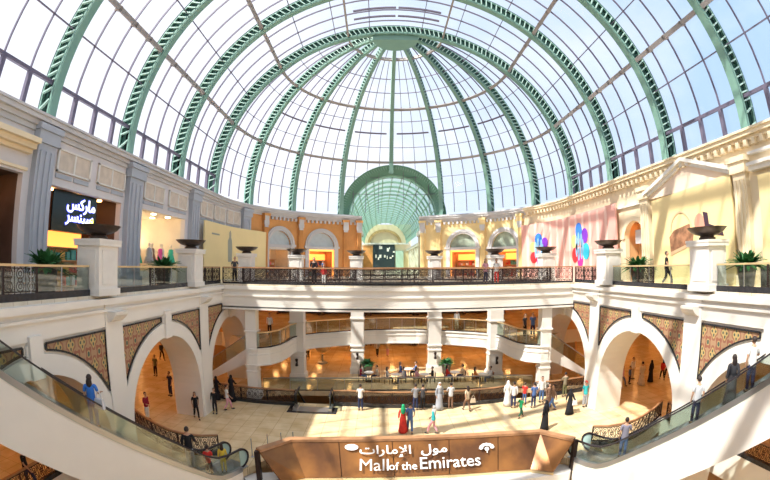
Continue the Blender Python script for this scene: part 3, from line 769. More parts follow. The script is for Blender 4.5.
# mid level balcony rails
def seg(pts): return pts
ml = [(-x, y + .12) for x, y in midh]
def glassrun(pts, lab): scroll_run(pts, 'glass_balustrade', lab, z=ZM, toprail=brass, glassy=True, post=1.1, inner_scroll=False, base_h=.1)
glassrun([(-9.35, 24.55), (-8.7, 25.05), (-8.25, 25.95), (-8.08, 27.2), (-7.98, 28.6), (-7.7, 29.3)], 'rounded glass balustrade of the left mid level balcony')
glassrun([(9.35, 24.55), (8.7, 25.05), (8.25, 25.95), (8.08, 27.2), (7.98, 28.6), (7.7, 29.3)], 'rounded glass balustrade of the right mid level balcony')
glassrun([(-7.2, 30.3), (-6.2, 31.15), (-4.6, 32.0), (-3.75, 32.4)], 'glass balustrade of the mid level, left of the central bay')
glassrun([(-2.65, 32.75), (-1.7, 33.05), (0, 33.2), (1.7, 33.05), (2.65, 32.75)], 'glass balustrade of the central mid level bay')
glassrun([(3.75, 32.4), (4.6, 32.0), (6.2, 31.15), (7.2, 30.3)], 'glass balustrade of the mid level, right of the central bay')

# side stairs under the bridge ends
for sg, nm in ((-1, 'left'), (1, 'right')):
    r = thing('staircase', 'white sided stair flight with glass rail beside the %s farthest arch' % nm, 'stairs', (sg * 9.9, 25.1, 0))
    n = 12; x1 = 5.2
    for i in range(n):
        a = MB(); t = (i + .5) / n; xx = sg * x1 * t; zz = ZM * (1 - t)
        a.box(*sorted((sg * x1 * i / n, sg * x1 * (i + 1) / n)), .1, 1.5, max(0, zz - .3), zz); a.build('tread', cap, r)
    a = MB(); a.hexa([(0, 0, ZM - 1.0), (sg * x1, 0, -.0), (sg * x1, .1, -.0), (0, .1, ZM - 1.0), (0, 0, ZM + .1), (sg * x1, 0, .12), (sg * x1, .1, .12), (0, .1, ZM + .1)]); a.build('stringer', white, r)
    a = MB(); a.hexa([(0, .03, ZM + .1), (sg * x1, .03, .12), (sg * x1, .06, .12), (0, .06, ZM + .1), (0, .03, ZM + 1.0), (sg * x1, .03, 1.0), (sg * x1, .06, 1.0), (0, .06, ZM + 1.0)]); a.build('glass_panel', rglass, r)
    a = MB(); a.bar((0, .045, ZM + 1.03), (sg * x1, .045, 1.03), .07); a.build('handrail', steel, r)

# ------------------------------------------------------------------ pedestals, bowls, plants
def pedestal(x, y, w, lab):
    r = thing('pedestal', lab, 'pedestal', (x, y, ZU), 0, 'white pedestals around the upper void')
    a = MB(); a.box(-w, w, -w, w, 0, 1.8); a.build('shaft', white, r)
    a = MB(); a.box(-w - .1, w + .1, -w - .1, w + .1, 1.8, 1.95); a.box(-w - .12, w + .12, -w - .12, w + .12, 1.95, 2.05); a.build('cap', cap, r)
    a = MB(); a.box(-w - .08, w + .08, -w - .08, w + .08, 0, .25)
    for sx in (-1, 1):
        a.box(*sorted((sx * w, sx * (w + .03))), -w + .18, w - .18, .4, 1.65); 
    a.box(-w + .18, w - .18, -w - .03, -w, .4, 1.65)
    a.build('moulding', cap, r)
proto = None
def bowl(x, y, s_, lab):
    global proto
    if proto is None:
        proto = thing('bronze_bowl', lab, 'bowl', (0, 0, 0), 0, 'bronze bowls on the pedestals')
        a = MB(); a.lathe([(.40, 0), (.42, .10), (.34, .16), (.36, .22)], (0, 0, 0), 24); a.build('foot', bronze, proto, True)
        a = MB(); a.lathe([(.36, .2), (.6, .26), (.82, .38), (.96, .53), (1.0, .56), (.94, .56), (.8, .46), (.3, .32), (.01, .31)], (0, 0, 0), 28); a.build('dish', bronze, proto, True)
        o = proto
    else: o = copy_tree(proto)
    o['label'] = lab; o.location = (x, y, ZU + 2.05); o.scale = (s_, s_, s_); return o
PD = []
for sg, nm in ((-1, 'left'), (1, 'right')):
    PD += [(sg * (WX + .25), PEDY[0], .58, .92, nm + ' gallery, nearest'), (sg * (WX + .2), PEDY[1], .54, .88, nm + ' gallery, at the bridge'),
           (sg * 11.1, 27.6, .5, .86, nm + ' end of the far void edge'), (sg * 8.0, 30.9, .5, .86, nm + ' bend of the far void edge'), (sg * 3.35, 33.5, .5, .84, 'far void edge, just %s of the tunnel axis' % nm)]
for x, y, w, s_, l in PD:
    pedestal(x, y, w, 'square white pedestal on the upper floor, %s' % l); bowl(x, y, s_, 'dark bronze bowl on the pedestal, %s' % l)
def plant(x, y, z, lab, s_=1.0, seed=0, grp='potted plants'):
    rnd = random.Random(seed); r = thing('potted_plant', lab, 'plant', (x, y, z), 0, grp); ks = max(1, s_ / 1.05); r.scale = (min(s_, 1.05),) * 3
    a = MB(); a.lathe([(.26, 0), (.30, .05), (.36, .5), (.42, .86), (.47, .88), (.47, .95), (.40, .95), (.36, .9)], (0, 0, 0), 18); a.build('pot', potm, r, True)
    a = MB()
    for i in range(120):
        az = rnd.uniform(0, 2 * pi); el = rnd.uniform(.05, 1.4); L = rnd.uniform(.35, .8); w = rnd.uniform(.05, .10)
        p0 = Vector((.12 * cos(az), .12 * sin(az), .92)); d = Vector((cos(az) * cos(el), sin(az) * cos(el), sin(el))); sd = Vector((-sin(az), cos(az), 0)) * w
        pts = []
        for k in range(5):
            t = k / 4; p = p0 + d * L * t + Vector((0, 0, -.35 * L * t * t)); pts.append((p, sin(pi * min(1, t * .9 + .1))))
        vs = []; fs = []
        for p, q in pts: vs += [p - sd * q, p + Vector((0, 0, .012)), p + sd * q]
        for k in range(4): fs += [(3 * k, 3 * k + 1, 3 * k + 4, 3 * k + 3), (3 * k + 1, 3 * k + 2, 3 * k + 5, 3 * k + 4)]
        a.add(vs, fs)
    fo = a.build('foliage', leafm, r); fo.scale = (ks,) * 3; fo.location = (0, 0, .92 * (1 - ks))
plant(-12.9, 10.3, ZU, 'leafy green plant in a dark pot beside the nearest left pedestal', 1.45, 1)
plant(-12.75, 18.6, ZU, 'leafy green plant in a dark pot beside the left pedestal by the bridge', 1.4, 2)
plant(12.85, 10.7, ZU, 'leafy green plant in a ribbed dark pot beside the nearest right pedestal', 1.35, 3)
plant(12.75, 18.4, ZU, 'leafy green plant in a dark pot beside the right pedestal by the bridge', 1.4, 4)
plant(-2.35, 31.5, 0, 'dark potted shrub at the foot of the left central column', 1.0, 5)
plant(4.1, 31.4, 0, 'dark potted shrub at the foot of the right central column', 1.0, 6)
bn = MB(); bn.lathe([(.24, 0), (.26, .8), (.28, .82), (.28, .88), (.1, .9)], (0, 0, 0), 14); tag(bn.build('litter_bin', potm, loc=(14.2, 10.6, ZU)), 'dark litter bin against the cream wall on the right gallery', 'bin')

# ------------------------------------------------------------------ hoardings on the upper wall
def hoarding(u0, u1, z1a, z1b, m, name, lab, off=.45, battens=0):
    L = Wp((u0 + u1) / 2, ZU); r = thing(name, lab, 'hoarding', L)
    def sub(mb): mb.v = [(v[0] - L[0], v[1] - L[1], v[2] - L[2]) for v in mb.v]
    a = MB(); us = usplit(u0, u1)
    ft = lambda u: z1a + (z1b - z1a) * (u - u0) / (u1 - u0)
    wstrip(a, P, us, lambda u: ZU, ft, off - .12, off); sub(a); a.build('board', m, r)
    return r, sub
hy, _s = hoarding(27.1, 36.9, 12.25, 12.25, hoardy, 'yellow_hoarding', 'yellow hoarding covering a closed shop on the left gallery', .56)
r, sub = hoarding(36.9, 38.1, 12.25, 12.2, hoardy, 'yellow_hoarding', 'short end of the yellow hoarding next to the orange arcade', .56)
# figure graphic on yellow hoarding
def flat(mb, u, z, pts, off): 
    vs = [Wp(u + a, z + b, off) for a, b in pts] + [Wp(u + a, z + b, off + .015) for a, b in pts]; n = len(pts)
    mb.add(vs, [tuple(range(n)), tuple(range(2 * n - 1, n - 1, -1))] + [(i, (i + 1) % n, (i + 1) % n + n, i + n) for i in range(n)])
fg = MB(); flat(fg, 32.2, 9.2, [(-.35, 0), (.35, 0), (.4, 1.2), (.3, 1.9), (.15, 2.1), (.15, 2.5), (0, 2.7), (-.2, 2.5), (-.2, 2.1), (-.45, 1.8)], .57); flat(fg, 29.0, 11.3, [(-.6, 0), (.9, 0), (.9, .12), (-.6, .12)], .57)
LQ = hy.location; fg.v = [(v[0] - LQ[0], v[1] - LQ[1], v[2] - LQ[2]) for v in fg.v]
fg.build('figure_print', mat('print_grey', (.35, .36, .30), .6), hy)
rp, sub = hoarding(70.2, 85.0, 12.9, 13.0, pink, 'pink_hoarding', 'pink hoarding with coloured balloon discs on the right gallery', .42)
a = MB(); u = 70.9
while u < 84: wbox(a, u, u + .35, ZU + .02, 12.9, .42, .435); u += 1.15
sub(a); a.build('stripe', mat('pink_pale_stripe', (.88, .58, .50), .6), rp)
def disc(mb, u, z, rx, rz_, off=.44): flat(mb, u, z, [(rx * cos(2 * pi * k / 18), rz_ * sin(2 * pi * k / 18)) for k in range(18)], off)
dcol = {'blue': (.04, .22, .80), 'purple': (.22, .04, .55), 'yellow': (.85, .72, .25), 'red': (.80, .03, .04), 'magenta': (.80, .03, .30), 'cyan': (.03, .50, .70)}
for base, k in ((72.75, 1.0), (79.7, 1.12)):
    for cn, du, dz, rr in (('blue', -.1, 2.45, .62), ('purple', 1.1, 1.95, .55), ('yellow', -1.15, 1.55, .5), ('red', -1.0, .25, .58), ('magenta', .1, -.25, .52), ('cyan', 1.3, .55, .6)):
        a = MB(); disc(a, base + du * .8, ZU + 1.7 + dz * k * .78, rr * .9, rr * .95 * k); sub(a); a.build('balloon_disc', mat('disc_' + cn, dcol[cn], .5), rp)
    a = MB()
    for j in range(7):
        q = 2 * pi * j / 7; disc(a, base + .55 * cos(q), ZU + 2.6 + .6 * sin(q), .16, .55, .455)
    sub(a); a.build('ribbon_burst', mat('ribbon_blue', (.25, .5, .75), .5), rp)
# pediment with big poster hoarding on the right
rq, sub = hoarding(88.9, 95.3, 12.55, 12.9, hoardy, 'poster_hoarding', 'tall pale yellow poster hoarding with a handbag picture under the pediment', .3)
bagm = mat('bag_brown', (.45, .22, .12), .5, var=.5, scale=3); bagt = mat('bag_trim', (.75, .50, .30), .5)
a = MB(); flat(a, 91.4, 9.4, [(-.9, 0), (.9, .5), (1.05, 1.1), (.7, 1.5), (-.6, 1.25), (-1.0, .9)], .305); sub(a); a.build('bag_print', bagm, rq)
a = MB(); pts = [Wp(91.4 + .85 * cos(t), 10.6 + 1.0 * sin(t), .32) for t in [pi * k / 12 for k in range(13)]]; a.sweep(pts, .1, .03, [(-1, 0, 0)] * 13); flat(a, 91.4, 9.37, [(-.9, -.06), (.9, .44), (.95, .6), (-.92, .12)], .315); sub(a); a.build('bag_handle_print', bagt, rq)
a = MB(); flat(a, 92.9, 10.85, [(.4 * cos(2 * pi * k / 12), .5 * sin(2 * pi * k / 12)) for k in range(12)], .305); sub(a); a.build('face_print', mat('print_skin', (.75, .35, .25), .5), rq)
a = MB(); flat(a, 93.2, 10.4, [(-.3, 0), (1.4, -.3), (1.3, .05), (.4, .35), (.35, .9), (.0, 1.0), (.1, .3)], .308); sub(a); a.build('hair_print', mat('print_dark', (.06, .03, .05), .5), rq)
for k, (u, z, w, h) in enumerate(((92.0, 13.0, 7.6, .28),)):
    r = thing('pediment', 'pale stone pediment crowning the poster hoarding', 'pediment', Wp(92, 13))
    L = Wp(92, 13)
    a = MB()
    pk = (92.0, 14.25); l0 = (88.3, 12.95); r0 = (95.4, 13.05)
    for A, B in ((l0, pk), (pk, r0)):
        for o0, o1, th, dz in ((0, .5, .2, 0), (0, .34, .2, -.2)):
            a.hexa([Wp(A[0], A[1] + dz, o1), Wp(B[0], B[1] + dz, o1), Wp(B[0], B[1] + dz, o0), Wp(A[0], A[1] + dz, o0), Wp(A[0], A[1] + dz + th, o1), Wp(B[0], B[1] + dz + th, o1), Wp(B[0], B[1] + dz + th, o0), Wp(A[0], A[1] + dz + th, o0)])
    a.v = [(v[0] - L[0], v[1] - L[1], v[2] - L[2]) for v in a.v]; a.build('raking_cornice', cap, r)
    a = MB(); a.add([Wp(88.4, 12.7, .2), Wp(95.3, 12.7, .2), Wp(95.3, 13.0, .2), Wp(92, 14.2, .2), Wp(88.4, 12.95, .2), Wp(88.4, 12.7, 0), Wp(95.3, 12.7, 0), Wp(95.3, 13.0, 0), Wp(92, 14.2, 0), Wp(88.4, 12.95, 0)],
          [(0, 1, 2, 3, 4), (9, 8, 7, 6, 5), (0, 5, 6, 1), (1, 6, 7, 2), (2, 7, 8, 3), (3, 8, 9, 4), (4, 9, 5, 0)])
    a.v = [(v[0] - L[0], v[1] - L[1], v[2] - L[2]) for v in a.v]; a.build('tympanum', mat('tympanum_pinkish', (.82, .66, .52), .6), r)
mb = MB(); wbox(mb, 96.6, 112, 12.75, 12.95, 0, .4); wbox(mb, 96.6, 112, 12.95, 13.1, 0, .55); wbox(mb, 96.6, 112, 13.5, 13.62, 0, .3); wbox(mb, 84.6, 87.8, 12.6, 12.72, 0, .14)
struct(mb.build('trim_6', cap), 'pale mouldings on the right upper wall')
hoarding(97.0, 103, 12.5, 12.5, hoardy, 'yellow_hoarding', 'yellow hoarding at the near end of the right gallery', .3)

# ------------------------------------------------------------------ corridor beyond the opening with far wall
mb = MB()
for sg in (-1, 1):
    mb.box(*sorted((sg * 6.2, sg * 6.6)), 47, 100, ZU, 13.0)
mb.box(-6.6, -3.6, 45.0, 45.4, ZU, 14.6); mb.box(3.6, 6.6, 45.0, 45.4, ZU, 14.6)
mb.box(-3.9, -3.6, 45.0, 50, ZU, 13); mb.box(3.6, 3.9, 45.0, 50, ZU, 13)
mb.box(-6.8, 6.8, 100, 100.4, ZU, 19.5)
struct(mb.build('wall_corridor', cream2), 'cream corridor walls and end wall below the tunnel vault')
mb = MB(); mb.box(-6.6, 6.6, 47, 100, ZU - .35, ZU); struct(mb.build('floor_corridor', upfloor))
mb = MB()
for sg in (-1, 1):
    for y in range(48, 98, 5): mb.box(*sorted((sg * 5.7, sg * 6.25)), y, y + .7, ZU, 12.6)
    mb.box(*sorted((sg * 5.5, sg * 6.4)), 47, 100, 12.6, 13.1); mb.box(*sorted((sg * 3.4, sg * 4.0)), 44.9, 50.2, 12.7, 13.2)
struct(mb.build('trim_7', cap), 'pale pilasters and cornice of the corridor')
r = thing('end_shopfront', 'dark two storey shop window with white graphics closing the corridor', 'shopfront', (0, 99.8, ZU))
a = MB(); a.box(-2.9, 2.6, -.3, 0, 0, 6.6); a.build('dark_window', mat('end_black', (.03, .05, .06), .2), r)
a = MB(); a.box(-5.4, -3.0, -.3, 0, 0, 6.2); a.build('orange_panel', orange, r)
a = MB(); a.box(2.8, 4.8, -.5, 0, 0, 5.0); a.build('green_glass_column', mat('pale_green_glass', (.5, .68, .60), .2), r)
a = MB(); rnd = random.Random(5)
for i in range(12): x = rnd.uniform(-2.4, 2.4); z = rnd.uniform(2.5, 5.6); a.box(x, x + rnd.uniform(.2, .6), -.34, -.3, z, z + rnd.uniform(.3, .9))
a.build('window_lettering', lettering, r)
a = MB()
for k in range(16):
    t0, t1 = pi * k / 16, pi * (k + 1) / 16; q = lambda rr, t, y: (rr * cos(t), y, 7.0 + rr * .8 * sin(t))
    a.hexa([q(3.6, t0, -.5), q(3.6, t1, -.5), q(4.3, t1, -.5), q(4.3, t0, -.5), q(3.6, t0, 0), q(3.6, t1, 0), q(4.3, t1, 0), q(4.3, t0, 0)])
a.build('arch_trim', mat('tan_arch', (.50, .33, .15), .5), r)
a = MB(); a.box(-6.2, 6.2, -.6, 0, 6.6, 7.0); a.build('ledge', cap, r)

# ------------------------------------------------------------------ glass dome
def Dp(v, t, off=0.0):
    r = (RD - off) * cos(t); z = ZS + (HD - off) * sin(t)
    if v <= DY: return Vector((-r, v, z))
    Lr = DY + pi * RD
    if v >= Lr: return Vector((r, DY - (v - Lr), z))
    ph = (v - DY) / RD
    return Vector((-r * cos(ph), DY + r * sin(ph), z))
LR = DY + pi * RD; SP = 6.34
def Dn(v, t):
    return (Dp(v, t, 0) - Dp(v, t, 1)).normalized()
dome = thing('glass_dome', 'great green ribbed glass dome over the whole hall', 'dome', (0, DY, ZS))
DL = Vector((0, DY, ZS))
def dsub(mb): mb.v = [(v[0] - DL[0], v[1] - DL[1], v[2] - DL[2]) for v in mb.v]
def rib(path, wd, dep=.85):
    """path: list of (outer point, normal outward, sideways unit)"""
    a = MB(); b = MB(); c = MB()
    n = len(path)
    # soffit flange, outer flange
    for off, th in ((dep, .07), (.03, .06)):
        pts = [p - nn * off for p, nn, s_, w in path]; vs = []; fs = []
        for (p, nn, s_, w) in path:
            q = p - nn * off; vs += [q - s_ * w / 2 - nn * th / 2, q + s_ * w / 2 - nn * th / 2, q + s_ * w / 2 + nn * th / 2, q - s_ * w / 2 + nn * th / 2]
        for i in range(n - 1):
            for k in range(4): fs.append((4 * i + k, 4 * i + (k + 1) % 4, 4 * i + 4 + (k + 1) % 4, 4 * i + 4 + k))
        a.add(vs, fs)
    # chord lips on both sides
    for sd in (-1, 1):
        for o0, o1 in ((dep - .16, dep), (.0, .14)):
            vs = []; fs = []
            for (p, nn, s_, w) in path:
                e = p + s_ * sd * w / 2
                vs += [e - nn * o0, e - nn * o1, e - nn * o1 - s_ * sd * .04, e - nn * o0 - s_ * sd * .04]
            for i in range(n - 1):
                for k in range(4): fs.append((4 * i + k, 4 * i + (k + 1) % 4, 4 * i + 4 + (k + 1) % 4, 4 * i + 4 + k))
            a.add(vs, fs)
    # added plate, coloured dark in place of the shadow inside the rib
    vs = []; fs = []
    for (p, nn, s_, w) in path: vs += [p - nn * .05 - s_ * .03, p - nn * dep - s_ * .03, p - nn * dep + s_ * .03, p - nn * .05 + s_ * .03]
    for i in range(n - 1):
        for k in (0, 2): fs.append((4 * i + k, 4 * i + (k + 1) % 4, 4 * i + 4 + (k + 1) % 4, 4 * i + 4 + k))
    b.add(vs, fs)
    # rungs
    for i in range(n - 1):
        (p, nn, s_, w), (p2, n2, s2, w2) = path[i], path[i + 1]
        for k in (0.0, .5):
            q = p.lerp(p2, k); r_ = p.lerp(p2, k + .28)
            for sd in (-1, 1):
                e = s_ * sd * (w / 2 - .02); c.bar(q + e - nn * .12, r_ + e - n2 * (dep - .14), .07, .13, s_)
    return a, b, c
def rib_obj(path, lab=None):
    a, b, c = rib(path, 0)
    for m in (a, b, c): dsub(m)
    o = a.build('rib', green, dome)
    if lab: o['label'] = lab
    b.build('slot_shade', greenD, o); c.build('lattice', greenL, o)
# barrel arches
for k in range(0, 7):
    y = DY - SP * k; path = []
    N = 58
    for i in range(N + 1):
        t = pi * i / N; r = (RD + .4) * cos(t); z = ZS + (HD + .35) * sin(t)
        if i == 0 or i == N: z -= .75
        nn = Vector((-cos(t), 0, sin(t))).normalized(); path.append((Vector((-r, y, z)), nn, Vector((0, 1, 0)), .46))
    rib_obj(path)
for k in range(1, 8):
    ph = pi * k / 8; path = []; N = 30
    sd = Vector((sin(ph), cos(ph), 0))
    ta = .375 if k == 4 else 0
    for i in range(N + 1):
        t = ta + (pi / 2 * .965 - ta) * i / N; v = DY + RD * ph; p = Dp(v, t, -.3)
        if i == 0: p.z -= .75
        path.append((p, Dn(v, t), sd, .46 - .18 * i / N))
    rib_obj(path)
a = MB(); n = 24; vs = [(2.0 * cos(pi * i / n), 2.0 * sin(pi * i / n)) for i in range(n + 1)]
a.prism([(x, y) for x, y in vs], HD - 1.1, HD - .2); a.build('crown_plate', green, dome)
# horizontals
TH = [.15, .285, .53, .74, .98, 1.10, 1.40]
T1, T2 = .413, .849
def vpath(t):
    vs = [y for y in [-7.44 + SP * k for k in range(7)]]
    vs += [DY + RD * pi * k / 32 for k in range(33)][1:]
    vs += [LR + SP * k for k in range(1, 7)]
    return vs
bars = MB()
for t in TH:
    if abs(t - T1) < .02 or abs(t - T2) < .02: continue
    vs = [DY + RD * pi * k / 32 for k in range(33)]; w = .05
    bars.sweep([Dp(v, t, .03) for v in vs], w, .10, [Dn(v, t) for v in vs])
for t in (.265, .60, 1.02, 1.22, 1.42):
    for vs in ([-7.44 + SP * k for k in range(7)], [LR + SP * k for k in range(0, 7)]): bars.sweep([Dp(v, t, .03) for v in vs], .055, .10, [Dn(v, t) for v in vs])
dsub(bars); bars.build('glazing_bar', barm, dome)
for t, w in ((T1, .26), (T2, .26), (1.29, .16)):
    a = MB(); vs = vpath(t)
    a.sweep([Dp(v, t, .30) for v in vs], w, .16, [Dn(v, t) for v in vs]); a.sweep([Dp(v, t, .03) for v in vs], .08, .10, [Dn(v, t) for v in vs])
    if w > .2:
        for v0, v1 in zip(vs, vs[1:]):
            m = 4 if (v0 < DY or v0 >= LR) else 1
            for j in range(m):
                v = v0 + (v1 - v0) * j / m; a.bar(Dp(v, t, .38), Dp(v, t, 0), .16, .30, Dn(v, t + .5))
    dsub(a); a.build('purlin', purl, dome)
bars = MB()
for k in range(6):
    for j in (1, 2, 3):
        y = DY - SP * (k + j / 4); pts = [(pi * i / 44) for i in range(45)]
        bars.sweep([Vector((-(RD - .05) * cos(t), y, ZS + (HD - .05) * sin(t))) for t in pts], .05, .12, [Vector((-cos(t), 0, sin(t))) for t in pts])
for k in range(8):
    for j in (1, 2, 3):
        v = DY + RD * pi * (k + j / 4) / 8; tm = 1.4 if j == 2 else 1.29
        pts = [tm * i / 22 for i in range(23)]
        bars.sweep([Dp(v, t, .05) for t in pts], .05, .12, [Dn(v, t) for t in pts])
# dark gutters
for k in range(1, 7):
    v0 = DY + RD * pi * (k + .12) / 8; v1 = DY + RD * pi * (k + .88) / 8
    bars.sweep([Dp(v0 + (v1 - v0) * i / 4, .645, .1) for i in range(5)], .16, .12, [Dn(v0 + (v1 - v0) * i / 4, .645) for i in range(5)])
# access bars near the crown of the barrel
for x0, x1 in ((-3.6, -.1), (.1, 3.6)):
    for yy in (DY - 2.4, DY - 3.6):
        bars.sweep([(x0 + (x1 - x0) * i / 4, yy, ZS + HD * sqrt(1 - ((x0 + (x1 - x0) * i / 4) / RD) ** 2) - .15) for i in range(5)], .16, .12)
dsub(bars); bars.build('mullion', barm, dome)
# clerestory windows at the foot of the glazing
cw = MB()
for v0, v1, m in [(DY - SP * (k + 1), DY - SP * k, 4) for k in range(6)] + [(LR + SP * k, LR + SP * (k + 1), 4) for k in range(6)]:
    for j in range(m + 1):
        v = v0 + (v1 - v0) * j / m; cw.bar(Dp(v, -.035, .12), Dp(v, .085, .12), .20, .2, Dn(v, 0))
    cw.sweep([Dp(v0, .085, .12), Dp(v1, .085, .12)], .16, .2, [Dn(v0, .1)] * 2); 
dsub(cw); cw.build('clerestory_frame', barm, dome)
# glass shell
g = MB(); vs = [DY + RD * pi * k / 32 for k in range(33)]; ts = [pi / 2 * i / 20 for i in range(21)]
allv = [-7.44 + SP * k for k in range(6)] + vs + [LR + SP * k for k in range(1, 7)]
idx = {}
V = []; F = []
for i, v in enumerate(allv):
    for j, t in enumerate(ts): V.append(Dp(v, min(t, pi / 2 - 1e-4), -.06) if j < 20 else Dp(v, pi / 2 - 1e-4, -.06))
for i in range(len(allv) - 1):
    for j in range(20): F.append((i * 21 + j, (i + 1) * 21 + j, (i + 1) * 21 + j + 1, i * 21 + j + 1))
g.add(V, F); dsub(g)
# opening where the tunnel joins: drop panes inside the tunnel arch
RT_ = 5.3; ZT_ = 14.5
def inside(f):
    c = sum((Vector(g.v[i]) for i in f), Vector()) / len(f) + DL
    return c.y > 42 and hypot(c.x, c.z - ZT_) < RT_ - .1
keep = [f for f in g.f if not inside(f)]
g.f = keep; g.mi = [0] * len(keep)
g.build('glass', dglass, dome, True)

# tunnel vault
tun = thing('tunnel_vault', 'green glazed barrel vault over the corridor beyond the dome', 'vault', (.2, 46, ZT_))
a = MB(); N = 32
ptsb = [(RT_ + .05) * 1 for _ in range(1)]
for r0, r1, y0, y1 in ((RT_ - .1, RT_ + .9, -1.5, .2),):
    for k in range(N):
        t0, t1 = pi * k / N, pi * (k + 1) / N; q = lambda rr, t, y: (rr * cos(t), y, rr * sin(t))
        a.hexa([q(r0, t0, y0 + 1.0), q(r0, t1, y0 + 1.0), q(r1, t1, y0), q(r1, t0, y0), q(r0, t0, y1), q(r0, t1, y1), q(r1, t1, y1), q(r1, t0, y1)])
a.build('portal_arch', mat('mid_green_metal', (.12, .28, .20), .5), tun)
a = MB()
for k in range(0, N * 2):
    t0 = pi * (k + .2) / (N * 2); q = lambda rr, t, y: Vector((rr * cos(t), y, rr * sin(t)))
    a.bar(q(RT_ + .05, t0, -.45), q(RT_ + .75, t0 + .03, -1.35), .12, .10, (0, 0, 1))
a.build('portal_lattice', green, tun)
a = MB()
y = 1.0
while y < 54:
    pts = [(pi * k / 28) for k in range(29)]
    a.sweep([Vector((RT_ * cos(t), y, RT_ * sin(t))) for t in pts], .30 if int(y) % 2 else .2, .22, [Vector((cos(t), 0, sin(t))) for t in pts]); y += 3.0
for k in range(1, 14): t = pi * k / 14; a.bar((RT_ * cos(t), 0, RT_ * sin(t)), (RT_ * cos(t), 54, RT_ * sin(t)), .12, .14, (cos(t), 0, sin(t)))
a.build('vault_rib', mat('vault_green', (.30, .48, .40), .5), tun)
a = MB(); V = []; F = []
for k in range(29):
    t = pi * k / 28; V += [((RT_ + .1) * cos(t), .0, (RT_ + .1) * sin(t)), ((RT_ + .1) * cos(t), 54, (RT_ + .1) * sin(t))]
for k in range(28): F.append((2 * k, 2 * k + 1, 2 * k + 3, 2 * k + 2))
a.add(V, F); a.build('vault_glass', tglass, tun, True)

# backing: wall behind the viewer, roof decks
mb = MB(); mb.box(-20, 20, -10.3, -10, -4.7, 15); struct(mb.build('wall_back', cream), 'cream wall behind the viewer')
mb = MB()
for sg in (-1, 1): mb.box(*sorted((sg * 14.85, sg * 20)), -10, DY, 14.72, 14.8)
n = 32
for k in range(n):
    f0, f1 = pi * k / n, pi * (k + 1) / n
    if abs((f0 + f1) / 2 - pi / 2) < .26: continue
    q = lambda r, f, z: (-r * cos(f), DY + r * sin(f), z)
    mb.hexa([q(14.85, f0, 14.72), q(20, f0, 14.72), q(20, f1, 14.72), q(14.85, f1, 14.72), q(14.85, f0, 14.8), q(20, f0, 14.8), q(20, f1, 14.8), q(14.85, f1, 14.8)])
struct(mb.build('roof_deck', greystone), 'flat roof around the foot of the dome')

